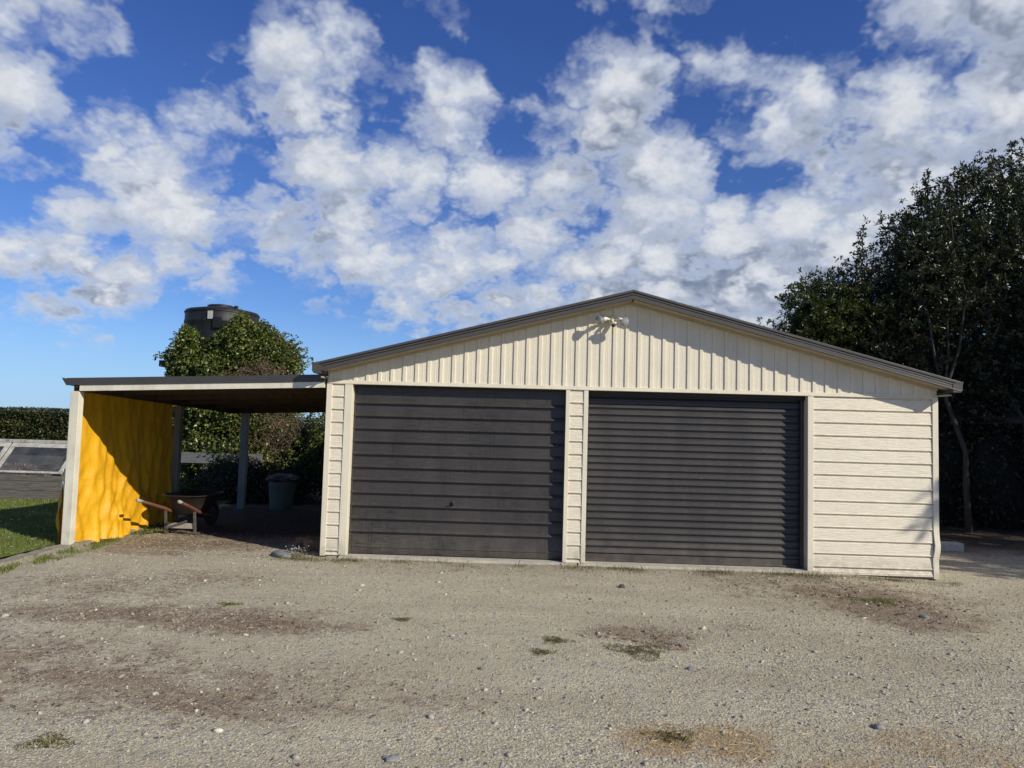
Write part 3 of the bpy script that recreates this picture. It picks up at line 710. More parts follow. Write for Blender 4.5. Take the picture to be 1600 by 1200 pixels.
# dark plinth gap beneath the right wall and base flashings
MB().box(3.44, .01, -.12, 4.9, .3, -.018).build('plinth', M_kerb, gar)
MB().box(3.4402, -.022, -.032, 4.8622, .0, -.0155).build('base_trim', M_cream, gar, bevel=.002)
MB().box(-2.46, .0, -.12, .60, .14, .002).build('plinth', M_concrete, gar)
# header flashing, split around nothing: one long angle over the doors
MB().box(XL, -.030, HZ+.001, XR, .12, HZ+.016).box(XL, -.020, HZ+.0165, XR, .10, HZ+.047).build('header_flashing', M_cream, gar, bevel=.002)
# gable cladding: vertical ribbed sheet
RP = .1524; x = XL+.002; prof = []
R0 = .40-RP*20
xs_ = []; 
k = 0
while R0+RP*k < XR:
    c = R0+RP*k; k += 1
    for (dx_, dy_) in ((-.024, 0), (-.0195, -.013), (.0195, -.013), (.024, 0)): xs_.append((c+dx_, dy_))
    xs_.append((c+RP*.5-.006, 0)); xs_.append((c+RP*.5, -.0015)); xs_.append((c+RP*.5+.006, 0))
xs_ = [(a, b) for a, b in xs_ if XL < a < XR]; xs_ = [(XL+.001, 0)]+xs_+[(XR-.001, 0)]
zb = HZ+.047
vs = []
for a, b in xs_:
    vs.append((a, -.004+b, zb)); vs.append((a, -.004+b, max(zb+.001, barge_z(a)-.065)))
def near_ap(a): return a
# add apex column
fs_ = [(2*i, 2*i+2, 2*i+3, 2*i+1) for i in range(len(xs_)-1)]
MB().add(vs, fs_).build('gable_cladding', M_cream, gar)
# barge boards: stepped metal fascia following the two slopes
def slope_box(mb, xa, xb, y0, y1, t0, t1):    # t measured down from the barge line
    mb.hexa([(xa, y0, barge_z(xa)-t1), (xb, y0, barge_z(xb)-t1), (xb, y1, barge_z(xb)-t1), (xa, y1, barge_z(xa)-t1),
             (xa, y0, barge_z(xa)-t0), (xb, y0, barge_z(xb)-t0), (xb, y1, barge_z(xb)-t0), (xa, y1, barge_z(xa)-t0)])
for xa, xb in ((EL+.02, APX-.0005), (APX+.0005, ER-.02)):
    mb = MB()
    slope_box(mb, xa, xb, OV-.024, OV+.02, -.006, .024)
    slope_box(mb, xa, xb, OV-.004, OV+.02, .0243, .034)
    slope_box(mb, xa, xb, OV-.014, OV+.02, .0343, .054)
    slope_box(mb, xa, xb, OV-.002, OV+.02, .0543, .062)
    slope_box(mb, xa, xb, OV-.016, OV+.02, .0623, .098)
    slope_box(mb, xa, xb, OV-.026, OV+.02, .0983, .112)
    mb.build('barge_board', M_fascia, gar, bevel=.003)
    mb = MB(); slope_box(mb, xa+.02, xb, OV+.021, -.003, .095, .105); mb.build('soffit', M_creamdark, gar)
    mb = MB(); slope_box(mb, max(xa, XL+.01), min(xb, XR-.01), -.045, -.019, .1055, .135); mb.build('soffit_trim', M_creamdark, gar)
    # roof sheet with ribs running down the slope
    mb = MB(); vs = []; yy = OV+.0; nn = 0
    while yy < GD+.25:
        for (d, h) in ((0, 0), (.02, .022), (.045, .022), (.065, 0)):
            vs += [(xa, yy+d, barge_z(xa)-.012+h), (xb, yy+d, barge_z(xb)-.012+h)]; nn += 1
        yy += .19
    mb.add(vs, [(2*i, 2*i+1, 2*i+3, 2*i+2) for i in range(nn-1)]); mb.build('roof_sheet', M_roof, gar)
# ridge cap
y_ = OV+.12
MB().hexa([(APX-.16, y_, barge_z(APX-.16)+.002), (APX, y_, APZ+.002), (APX, GD+.25, APZ+.002), (APX-.16, GD+.25, barge_z(APX-.16)+.002),
           (APX-.16, y_, barge_z(APX-.16)+.014), (APX, y_, APZ+.014), (APX, GD+.25, APZ+.014), (APX-.16, GD+.25, barge_z(APX-.16)+.014)]).hexa(
          [(APX+.001, y_, APZ+.002), (APX+.16, y_, barge_z(APX+.16)+.002), (APX+.16, GD+.25, barge_z(APX+.16)+.002), (APX+.001, GD+.25, APZ+.002),
           (APX+.001, y_, APZ+.014), (APX+.16, y_, barge_z(APX+.16)+.014), (APX+.16, GD+.25, barge_z(APX+.16)+.014), (APX+.001, GD+.25, APZ+.014)]).build('ridge_cap', M_fascia, gar)
# gutters along both eaves, their end caps show at the barge tips
for s, xe, ze in ((-1, EL, EZ_L), (1, ER, EZ_R)):
    x0, x1 = (xe-.005, xe+.11) if s < 0 else (xe-.11, xe+.005)
    xo = x0 if s < 0 else x1; xi = x1 if s < 0 else x0
    mb = MB()
    pts = [(xi, ze-.015), (xi, ze-.115), (xo-s*.025, ze-.115), (xo-s*.006, ze-.085), (xo-s*.006, ze-.03), (xo+s*.004, ze+.012), (xo-s*.008, ze+.014)]
    vs = [(p[0], yy, p[1]) for yy in (OV-.022, GD+.25) for p in pts]; n = len(pts)
    mb.add(vs, [(i, i+1, i+1+n, i+n) for i in range(n-1)]+[tuple(range(n))]); mb.build('gutter', M_fascia, gar)
# carport-side soffit under the eaves
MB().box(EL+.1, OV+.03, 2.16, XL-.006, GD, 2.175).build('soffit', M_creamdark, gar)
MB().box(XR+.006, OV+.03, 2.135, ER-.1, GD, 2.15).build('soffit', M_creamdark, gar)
# doors -------------------------------------------------------------
def ribs_left():
    zr = [.293+.1587*i for i in range(11)]
    prof = [(.100, .012), (.096, .018), (.096, .085), (.088, .092), (.088, .103), (.096, .110)]
    for z in zr:
        prof += [(.104, z-.022), (.078, z-.016), (.070, z-.006), (.074, z+.006), (.100, z+.030)]
    prof += [(.100, 2.035), (.095, 2.04), (.095, 2.09)]
    return prof
d1 = MB().extr_x(ribs_left(), -2.205, .424, nx=8).build('garage_door', M_doorL, gar, auto=35)
MB().box(-2.2168, .085, .004, -2.19, .13, 2.099).build('door_rail', M_doorL, gar)
# handle on the left door: small T handle
hx_, hz_ = -0.93, .66
q = MB().box(hx_-.012, .070, hz_-.02, hx_+.012, .098, hz_+.03).build('handle_plate', M_oldmetal, d1, bevel=.003)
MB().tube([(hx_, .09, hz_), (hx_, .045, hz_)], .008).tube([(hx_-.045, .045, hz_-.012), (hx_+.03, .045, hz_+.008)], .008).build('handle', M_black, d1, smooth=True)
prof = [(.145, .004), (.138, .006), (.138, .03), (.145, .034), (.145, .098)]
z = .105; P2 = .0852
while z < 2.07:
    prof += [(.154, z), (.128, z+.006), (.130, z+.022), (.146, z+.046), (.154, z+.054)]
    z += P2
prof += [(.149, 2.09)]
d2 = MB().extr_x(prof, .702, 3.366, nx=8).build('roller_door', M_doorR, gar)
MB().box(.705, .122, .008, 3.364, .1375, .03).build('bottom_rail', M_doorR, d2, bevel=.002)
for xa, xb in ((.70, .718), (3.325, 3.367)): MB().box(xa, .10, .004, xb, .131, 2.085).build('guide_track', M_doorR, gar)
MB().box(-2.215, .05, 2.075, .425, .094, 2.0995).build('head_gap_dark', M_black, gar)  # black strips put in as the dark of the gap above each door
MB().box(.70, .06, 2.05, 3.366, .125, 2.0995).build('head_gap_dark', M_black, gar)
# threshold strips
for xa, xb in ((-2.3, .60), (.62, 3.50)):
    mb = MB(); n = 50
    for i in range(n):
        a, b = xa+(xb-xa)*i/n, xa+(xb-xa)*(i+1)/n
        f = lambda x: -.055-.02*mnoise.noise(Vector((x*4, 1, 0)))
        zt = .003 if xa < 0 else .0025
        mb.hexa([(a, f(a), -.08), (b, f(b), -.08), (b, .2, -.08), (a, .2, -.08), (a, f(a)+.006, zt-.004), (b, f(b)+.006, zt-.004), (b, .2, zt), (a, .2, zt)])
    mb.build('threshold', M_concrete, gar)

# ---------------------------------------------------------------- floodlight
fl_ = thing('security_floodlight', 'cream twin bulb security floodlight with motion sensor under the gable peak', 'floodlight', (.96, -.02, 2.98))
MB().lathe([(.052, 0), (.052, -.015), (.040, -.03), (.03, -.032)], (.97, -.018, 2.975), axis='y').build('base', M_socket, fl_, auto=40)
MB().tube([(.97, -.045, 2.975), (.965, -.10, 2.965), (.965, -.14, 2.94)], [.02, .018, .016]).build('sensor_arm', M_socket, fl_, smooth=True)
MB().lathe([(.0, 0), (.035, .004), (.047, .018), (.042, .032), (0.0, .04)], (.975, -.165, 2.895)).build('sensor', M_socket, fl_, smooth=True)
MB().lathe([(0, -.03), (.022, -.02), (.028, 0)], (.975, -.165, 2.895)).build('sensor_lens', M_tray, fl_, smooth=True)
for sx_, dirb in ((-1, Vector((-.68, -.66, -.25))), (1, Vector((.45, -.85, -.36)))):
    dirb.normalize(); st = Vector((.97+sx_*.02, -.055, 2.97)); el = st+Vector((sx_*.05, -.03, .012))
    neck = el+dirb*.075
    MB().tube([st, el, el+dirb*.02, neck], [.014, .018, .026, .027], 12).build('lamp_holder', M_socket, fl_, smooth=True)
    # PAR38 bulb: neck then flared reflector then domed lens
    m = dirb.to_track_quat('Z', 'Y').to_matrix().to_4x4(); m.translation = neck
    refl = MB().lathe([(.018, 0), (.022, .018), (.043, .05), (.054, .072)], n=20, capt=False).xf(m).build('bulb', M_silver, fl_, smooth=True)
    MB().lathe([(.055, .071), (.057, .076), (.050, .088), (.03, .097), (.001, .10)], n=20, capb=False).xf(m).build('lens', M_bulb, refl, smooth=True)

# ---------------------------------------------------------------- carport
cp = thing('carport', 'open lean-to carport with dark fascia and cream posts', 'carport', (-4.2, 2.3, 0))
def rz(x, y): return 1.92+.040*(x+5.7)-.040*y     # underside of the perimeter beams
M_creamshade = weathered('shaded_cream_timber', (.27, .26, .24), (.16, .15, .13), .7, 3, 70, .6, .3)  # same cream as the front post, with shade put into the colour
def post(x, y, w=.1, d=.1, z0=-.05, m=None): 
    return MB().box(x-w/2, y-d/2, z0, x+w/2, y+d/2, rz(x, y)+.0).build('post', m or M_creamwood, cp, bevel=.004)
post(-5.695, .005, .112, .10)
post(-5.675, 2.62, m=M_creamshade); post(-5.36, 4.56, .13, .1, m=M_creamshade)
def xbeam(y, x0, x1, w, h, name, mat, lift=0):
    return MB().hexa([(x0, y-w/2, rz(x0, y)+lift), (x1, y-w/2, rz(x1, y)+lift), (x1, y+w/2, rz(x1, y)+lift), (x0, y+w/2, rz(x0, y)+lift),
                      (x0, y-w/2, rz(x0, y)+lift+h), (x1, y-w/2, rz(x1, y)+lift+h), (x1, y+w/2, rz(x1, y)+lift+h), (x0, y+w/2, rz(x0, y)+lift+h)]).build(name, mat, cp)
xbeam(-.028, -5.635, XL-.03, .05, .12, 'front_beam', M_creamwood, .001)
xbeam(4.56, -5.70, XL-.03, .05, .14, 'rear_beam', M_rafter, .001)
for y in (.9, 1.8, 2.7, 3.6): xbeam(y, -5.62, XL-.03, .045, .10, 'purlin', M_rafter, .035)
MB().hexa([(-5.73, .06, rz(-5.7, 0)+.002), (-5.66, .06, rz(-5.7, 0)+.002), (-5.50, 4.53, rz(-5.7, 4.5)+.002), (-5.57, 4.53, rz(-5.7, 4.5)+.002),
           (-5.73, .06, rz(-5.7, 0)+.12), (-5.66, .06, rz(-5.7, 0)+.12), (-5.50, 4.53, rz(-5.7, 4.5)+.12), (-5.57, 4.53, rz(-5.7, 4.5)+.12)]).build('side_beam', M_rafter, cp)
# roof sheet with ribs (across y), underside dark
vs = []; nn = 0; xx = -5.80
while xx < XL-.02:
    for (d, h) in ((0, 0), (.02, .02), (.04, .02), (.06, 0)):
        x = min(xx+d, XL-.01); vs += [(x, -.05, rz(x, 0)+.125+h), (x, 4.72, rz(x, 4.7)+.135+h)]; nn += 1
    xx += .16
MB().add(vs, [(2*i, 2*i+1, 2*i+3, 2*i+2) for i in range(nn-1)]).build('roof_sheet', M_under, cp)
def fz(x): return 1.99+(2.12-1.99)*(x+5.8)/(3.3)
MB().hexa([(-5.80, -.062, fz(-5.8)), (-2.56, -.062, fz(-2.56)), (-2.56, -.0535, fz(-2.56)), (-5.80, -.0535, fz(-5.8)),
           (-5.80, -.062, fz(-5.8)+.092), (-2.56, -.062, fz(-2.56)+.092), (-2.56, -.0535, fz(-2.56)+.092), (-5.80, -.0535, fz(-5.8)+.092)]).build('fascia', M_fascia2, cp)
MB().hexa([(-5.845, -.064, 2.055), (-5.802, -.064, 1.995), (-5.802, 4.7, 1.80), (-5.845, 4.7, 1.86), (-5.86, -.064, 2.085), (-5.802, -.064, 2.072), (-5.802, 4.7, 1.885), (-5.86, 4.7, 1.90)]).build('gutter', M_fascia2, cp)

# ---------------------------------------------------------------- tarp
def tarp_x(y, z, seed=0):
    u = max(0, 1-z/1.8)
    w = .016*math.sin(y*8.5+z*1.7+.8*math.sin(z*2.2))+.009*math.sin(y*19-z*2.5)+.005*math.sin(y*37+z*6)
    w += .014*mnoise.noise(Vector((y*2.5, z*1.6, 1)))+.010*mnoise.noise(Vector((y*6, z*4, 5)))
    s1 = (y*.93+(1.9-z)*.30)*4.2+.9*mnoise.noise(Vector((y*1.3, z*.9, 9))); s2 = (y*.75-(z)*.55)*5.3+.8*mnoise.noise(Vector((y*1.7, z*1.4, 4)))
    rg = lambda t: (1-abs(2*(t-math.floor(t))-1))**1.8
    w += .034*(rg(s1)-.35)*(.35+.65*u)+.024*(rg(s2)-.35)*u
    w += .020*(1-abs(mnoise.noise(Vector((y*3.4+z, z*1.9, 3))))*3)*u*.5
    return -5.768+.05*min(1, y/.5)*u+w*(.45+.95*u)+.06*math.sin(min(1, y/1.6)*3.1)*u+.09*u*u*min(1, y/.4)
ny_, nz_ = 110, 80; V = []
for j in range(nz_+1):
    for i in range(ny_+1):
        y = .035+2.56*i/ny_; ztop = rz(-5.6, y)+.07-.015*math.sin(math.pi*((y*1.6) % 1)); zbot = -.01+.012*math.sin(y*5)+.01*math.sin(y*13)
        z = zbot+(ztop-zbot)*j/nz_
        V.append((tarp_x(y, z), y, z))
ii = np.arange((ny_+1)*(nz_+1)).reshape(nz_+1, ny_+1)
tp = fastmesh('tarpaulin', np.array(V), np.stack([ii[:-1, :-1], ii[:-1, 1:], ii[1:, 1:], ii[1:, :-1]], -1).reshape(-1, 4), M_tarp, smooth=True)
tag(tp, 'yellow tarpaulin hung as a side wall between the left carport posts', 'tarpaulin')
# loose lower flap bulging out left of the front post
V = []; a_, b_ = 26, 16
for j in range(a_+1):
    for i in range(b_+1):
        z = .0+.84*j/a_; s = i/b_; bul = math.sin(math.pi*min(1, .12+.9*j/a_))**.8
        V.append((-5.79-.15*bul*math.sin(math.pi*min(1, s*.9+.1))-.01*math.sin(z*20+s*9), .02+.30*s, z))
ii = np.arange((b_+1)*(a_+1)).reshape(a_+1, b_+1)
fp = fastmesh('flap', np.array(V), np.stack([ii[:-1, :-1], ii[:-1, 1:], ii[1:, 1:], ii[1:, :-1]], -1).reshape(-1, 4), M_tarp, smooth=True)
fp.parent = tp
t_ = MB().tube([(-5.755, .0, .82), (-5.79, -.01, .79), (-5.77, -.01, .70), (-5.765, .0, .55)], .012, 6).tube([(-5.75, .02, .93), (-5.80, .0, .95), (-5.77, 0, .86)], .018, 6).build('tie', M_white, None, smooth=True); t_.parent = tp

# ---------------------------------------------------------------- wheelbarrow
wb = thing('wheelbarrow', 'old wheelbarrow with dark tray and rusty red handles under the carport', 'wheelbarrow', (-4.9, 1.4, 0))
# local frame: u = direction of the handles (towards camera and left), v = across
ang = math.atan2(-.62, -.50)          # handles point to -x,-y
U = Vector((-.03, -1.0, 0)).normalized()
O = Vector((-4.93, 1.40, -.02))
def wp(u, v, z): return O+U*u+Vv*v+Vector((0, 0, z))
Vv = Vector((U.y, -U.x, 0))          # points to left side as seen from the camera (−x, +y)
hands = []
for s in (-1, 1):
    v = s*.21
    h = MB().tube([wp(-.75, v*.25, .16), wp(-.30, v*.8, .24), wp(.04, v, .33), wp(.10, v*1.02, .355), wp(.40, v*1.2, .445), wp(.64, v*1.34, .515)], [.019, .02, .024, .026, .022, .018], 10).build('handle', M_rust, wb, smooth=True)
    MB().tube([wp(.58, v*1.305, .498), wp(.70, v*1.375, .530)], [.022, .023], 10).build('grip', M_grip, h, smooth=True)
    MB().beam(wp(.10, v, .33), wp(.06, v*1.02, .0), .035, .03, tuple(Vv)).beam(wp(.06, v*1.02, .012), wp(-.06, v*1.02, .012), .03, .02).build('leg', M_oldmetal, wb, bevel=.003)
MB().beam(wp(.07, -.21, .12), wp(.07, .21, .12), .012, .075).build('cross_plate', M_grip, wb)
MB().beam(wp(.09, .205, .08), wp(.09, -.10, .19), .012, .03).build('brace', M_oldmetal, wb)
# tray: open tapered bin with rolled rim
n = 28; rings = []
def ring(z, a, b, cu, inset=0):
    out = []
    for k in range(n):
        t = 2*math.pi*k/n; c, s = math.cos(t), math.sin(t); e = .45
        u = cu+math.copysign(abs(c)**e, c)*a; v = math.copysign(abs(s)**e, s)*(b*(1-.12*(c < 0)*abs(c)))
        out.append(wp(u, v, z))
    return out
prof = [(.27, .22, .17, -.25), (.40, .33, .25, -.27), (.54, .43, .31, -.29), (.55, .445, .325, -.29), (.54, .455, .335, -.29), (.535, .425, .305, -.29), (.40, .32, .24, -.27), (.285, .21, .16, -.25)]
for z, a, b, cu in prof: rings.append(ring(z, a, b, cu))
vs = [p for r in rings for p in r]; fs_ = []
for i in range(len(rings)-1):
    for k in range(n): fs_.append((i*n+k, i*n+(k+1) % n, (i+1)*n+(k+1) % n, (i+1)*n+k))
fs_ += [tuple(range(n)), tuple(range((len(rings)-1)*n, len(rings)*n))]
MB().add(vs, fs_).build('tray', M_tray, wb, auto=50)
c = wp(-.86, 0, .20); wm = Vv.to_track_quat('Z', 'Y').to_matrix().to_4x4(); wm.translation = c
w_ = MB().lathe([(.10, -.02), (.10, .02), (.03, .035), (.03, -.035), (.10, -.02)], n=24, capb=False, capt=False).xf(wm).build('wheel', M_oldmetal, wb, auto=40)
tt = MB(); prof = [(.105+.0+.045*(1+math.cos(t)), .045*math.sin(t)) for t in [i*2*math.pi/12 for i in range(13)]]
tt.lathe(prof, n=28, capb=False, capt=False).xf(wm).build('tyre', M_rubber, w_, smooth=True)
MB().tube([wp(-.86, -.06, .20), wp(-.86, .06, .20)], .01).build('axle', M_oldmetal, wb)

# ---------------------------------------------------------------- bin
bn = thing('rubbish_bin', 'pale green plastic bin with black bag lid at the back of the carport', 'bin', (-4.63, 4.62, 0))
vs = []; n = 48; prof = [(.20, -.02), (.225, .25), (.245, .50), (.26, .505), (.26, .53), (.245, .53)]
mb = MB(); ringv = []
for r, z in prof:
    for k in range(n):
        t = 2*math.pi*k/n; rr = r*(1+(.02 if (k//2) % 2 and z < .5 else 0)); ringv.append((-4.63+rr*math.cos(t), 4.62+rr*math.sin(t)*.85, z))
fs_ = [(i*n+k, i*n+(k+1) % n, (i+1)*n+(k+1) % n, (i+1)*n+k) for i in range(len(prof)-1) for k in range(n)]+[tuple(range(n))]
mb.add(ringv, fs_).build('body', M_bin, bn, auto=40)
bm = bmesh.new(); bmesh.ops.create_icosphere(bm, subdivisions=4, radius=1)
for v in bm.verts:
    k = 1+.16*mnoise.noise(v.co*2.2)+.10*mnoise.noise(v.co*6); v.co = Vector((v.co.x*.29*k-4.63, v.co.y*.25*k+4.62, v.co.z*.10*k+.55))
me = bpy.data.meshes.new('bag'); bm.to_mesh(me); bm.free(); me.shade_smooth(); me.materials.append(M_bag)
o = bpy.data.objects.new('bag', me); COL.objects.link(o); o.parent = bn; o.matrix_parent_inverse = Matrix.Translation(bn.location).inverted()

# ---------------------------------------------------------------- small things by the garage corner
rock('rock', -2.98, -.06, .135, 'rough grey rock lying before the carport opening', M_rk[1], .42)
fp_ = thing('flowering_plant', 'small plant with pale lilac flowers beside the grey rock', 'plant', (-2.80, -.10, 0))
n = 260; a = RNG.uniform(0, 6.28, n); r = .10*RNG.random(n)**.6
P = np.stack([-2.80+r*np.cos(a)*1.3, -.10+r*np.sin(a), -.02+RNG.uniform(.01, .10, n)*(1-r*4)], 1)
leaves_mesh('leaves', P, np.stack([np.cos(a), np.sin(a), RNG.uniform(.2, 1.2, n)], 1), .03, .008, M_weed, fp_)
n = 80; a = RNG.uniform(0, 6.28, n); r = .12*RNG.random(n)**.6
P = np.stack([-2.80+r*np.cos(a)*1.3, -.10+r*np.sin(a), RNG.uniform(.02, .11, n)], 1)
leaves_mesh('flowers', P, RNG.normal(size=(n, 3)), .015, .012, M_lav, fp_)['kind'] = 'stuff'
def log(x, y, r, L, az, label):
    d = Vector((math.cos(az), math.sin(az), .05)); c = Vector((x, y, gz1(x, y)+r))
    pts = [c+d*L*(t-.5) for t in (0, .02, .3, .7, .98, 1)]
    o = MB().tube(pts, [r*.93, r, r*1.03, r*.98, r, r*.93], 16).build('firewood_log', M_log, None, auto=50); return tag(o, label, 'log', 'cut logs in the carport')
log(-2.80, .42, .075, .20, 1.9, 'short cut log by the garage corner, nearer of two')
log(-2.95, .72, .06, .24, .3, 'short cut log by the garage corner, farther of two')
# concrete block on the right
tag(MB().box(6.20, 2.35, -.08, 6.62, 2.55, .055).build('concrete_block', M_concrete, None, bevel=.015), 'pale concrete block on the ground behind the right garage corner', 'block')

# ---------------------------------------------------------------- water tank
TX, TY = -7.27, 7.7
wt = thing('water_tank', 'black plastic water tank raised above the ivy', 'tank', (TX, TY, 0))
TZ0, TZ1, TR = 2.9, 4.15, .81
prof = [(TR-.03, TZ0), (TR, TZ0+.03), (TR, 3.30), (TR+.012, 3.32), (TR+.012, 3.38), (TR, 3.40), (TR, 3.80), (TR+.012, 3.82), (TR+.012, 3.88), (TR, 3.90), (TR, TZ1-.10), (TR+.015, TZ1-.09), (TR+.015, TZ1-.06), (TR-.02, TZ1-.02), (TR-.25, TZ1+.03), (.35, TZ1+.07)]
tb = MB().lathe(prof, (TX, TY, 0), 64).build('tank_body', M_black, wt, auto=35)
MB().lathe([(.30, TZ1+.05), (.30, TZ1+.11), (.27, TZ1+.12), (.12, TZ1+.125), (.12, TZ1+.145), (.10, TZ1+.15)], (TX-.0, TY-.1, 0), 32).build('lid', M_black, wt, auto=35)
MB().lathe([(.05, TZ1+.02), (.04, TZ1+.07), (.0, TZ1+.08)], (TX+.5, TY-.45, 0), 12).build('vent', M_black, wt, smooth=True)
a0 = math.radians(-106)
a0 = math.radians(-84)
lx0, ly0 = TX+(TR+.03)*math.cos(a0), TY+(TR+.03)*math.sin(a0)
MB().box(lx0-.06, ly0-.01, 3.86, lx0+.05, ly0+.01, 4.04).build('label_plate', M_tag, wt)
MB().box(lx0+.07, ly0-.02, 3.66, lx0+.24, ly0+.05, 3.9).build('bracket', M_black, wt)
# timber stand legs below (mostly buried in ivy)
for sx_ in (-1, 1):
    for sy_ in (-1, 1): MB().box(TX+sx_*.7-.07, TY+sy_*.7-.07, -.05, TX+sx_*.7+.07, TY+sy_*.7+.07, 2.76).build('stand_leg', M_rafter, wt)
MB().box(TX-.95, TY-.95, 2.76, TX+.95, TY+.95, 2.898).build('platform', M_rafter, wt)

# ---------------------------------------------------------------- foliage helpers
def shell(n, cen, rad, thick=.25, seed=0, lump=.16, fr=1.3):
    d = unit(RNG.normal(size=(n, 3)))
    k = np.array([1+lump*mnoise.noise(Vector(q)*fr*2+Vector((seed, 0, 0)))*1.6+lump*.7*mnoise.noise(Vector(q)*5+Vector((0, seed, 0))) for q in d])
    r = k*(1-thick*RNG.random(n)**1.5)
    return np.array(cen)+d*np.array(rad)*r[:, None], d
# ivy mound
iv = thing('ivy_mound', 'dense green ivy mound smothering the tank stand', 'ivy', (-6.6, 7.4, 0))
parts = []
for (c_, r_, n_) in (((-6.68, 7.35, 2.25), (1.38, 1.25, 1.05), 15000), ((-6.15, 7.2, 2.75), (.85, .9, .85), 8000), ((-5.85, 7.3, 2.2), (.70, .9, 1.0), 5000), ((-7.35, 7.3, 2.1), (.75, 1.0, 1.1), 6000), ((-6.7, 7.2, .9), (1.4, 1.2, 1.25), 11000), ((-5.3, 6.9, .9), (.8, .7, 1.1), 5000), ((-7.62, 6.75, 3.0), (.22, .2, .72), 1100), ((-7.8, 7.1, 2.6), (.28, .5, .85), 1500), ((-7.2, 6.75, 2.95), (.8, .35, .75), 3500), ((-6.45, 6.75, 3.3), (.30, .35, .68), 2000), ((-6.1, 6.9, 3.15), (.5, .5, .66), 2600), ((-5.7, 7.0, 2.7), (.5, .5, .7), 1900)):
    parts.append(shell(int(n_*1.5), c_, r_, .24, c_[0]*3))
P = np.concatenate([p for p, _ in parts]); Dn = np.concatenate([d for _, d in parts])
k = P[:, 2] > 0
# keep the tank's face clear of leaves
clear = (P[:, 2] > 3.50+.14*np.sin(P[:, 0]*9)) & (P[:, 0] < -6.60) & (P[:, 0] > -8.3) & ~((np.abs(P[:, 0]+7.62) < .22) & (P[:, 2] < 3.75))
k &= ~clear
# keep leaves out of the tank
ins = ((P[:, 0]-TX)**2+(P[:, 1]-TY)**2 < (TR+.02)**2) & (P[:, 2] > TZ0); k &= ~ins
# bare brown patch
bp = ((P[:, 0]+5.9)/.65)**2+((P[:, 2]-2.66)/.17)**2 < 1+.5*RNG.random(len(P)); k &= ~(bp & (RNG.random(len(P)) < .75))
bp = ((P[:, 0]+5.3)/.35)**2+((P[:, 2]-1.5)/.6)**2 < 1+.5*RNG.random(len(P)); k &= ~(bp & (RNG.random(len(P)) < .75))
P, Dn = P[k], Dn[k]; n = len(P)
Dr = Dn*.7+RNG.normal(0, .6, (n, 3))+np.array([0, 0, -.25])
leaves_mesh('leaves', P, Dr, RNG.uniform(.04, .095, n), RNG.uniform(.03, .065, n), M_ivy, iv)
# trailing shoots
V = []; Ds = []
mbt = MB()
for i in range(150):
    th = RNG.uniform(-1.2, 1.3); x0 = -6.65+1.35*math.sin(th); z0 = 2.5+.95*math.cos(th)
    if -8.2 < x0 < -6.6 and z0 > 3.0: continue
    p = Vector((x0, 7.1+RNG.uniform(-.6, .6), z0)); d = Vector((math.sin(th)*.8+RNG.normal(0, .4), RNG.normal(0, .3), .7)).normalized()
    pts = [p.copy()]
    for s in range(6):
        p = p+d*.075; d = (d+Vector((RNG.normal(0, .2), RNG.normal(0, .2), -.12))).normalized(); pts.append(p.copy())
        for _ in range(3): V.append(tuple(p+Vector(RNG.normal(0, .015, 3)))); Ds.append(RNG.normal(size=3)+np.array([0, 0, .2]))
    mbt.tube(pts, .005, 4, False)
leaves_mesh('shoot_leaves', np.array(V), np.array(Ds), .065, .05, M_ivy, iv)
for (cx, cz, rx_, rz_, cnt, yy) in ((-5.9, 2.66, .65, .16, 260, 6.25), (-5.35, 1.5, .38, .55, 260, 6.25), (-5.7, .95, .4, .5, 120, 6.2)):
    for i in range(cnt):
        p = Vector((cx+RNG.normal(0, .5)*rx_, yy+RNG.uniform(0, .35), cz+RNG.normal(0, .5)*rz_)); d = Vector((RNG.normal(0, 1), RNG.normal(0, .3), RNG.normal(0, .9))).normalized()
        pts = [p.copy()]
        for s in range(4): p = p+d*.07; d = (d+Vector(RNG.normal(0, .35, 3))).normalized(); pts.append(p.copy())
        mbt.tube(pts, .0045, 3, False)
mbt.build('bare_twigs', M_twig, iv)['kind'] = 'stuff'
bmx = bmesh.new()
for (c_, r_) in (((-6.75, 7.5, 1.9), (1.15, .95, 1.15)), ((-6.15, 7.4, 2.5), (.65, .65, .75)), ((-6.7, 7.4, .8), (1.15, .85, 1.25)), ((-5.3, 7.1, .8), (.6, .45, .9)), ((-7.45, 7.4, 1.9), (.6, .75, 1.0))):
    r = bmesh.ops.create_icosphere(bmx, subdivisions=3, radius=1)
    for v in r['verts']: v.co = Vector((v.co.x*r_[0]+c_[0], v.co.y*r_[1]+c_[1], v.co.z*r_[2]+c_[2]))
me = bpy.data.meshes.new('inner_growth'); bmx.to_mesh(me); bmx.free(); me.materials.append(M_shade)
o = bpy.data.objects.new('inner_growth', me); COL.objects.link(o); o.parent = iv; o.matrix_parent_inverse = Matrix.Translation(iv.location).inverted()
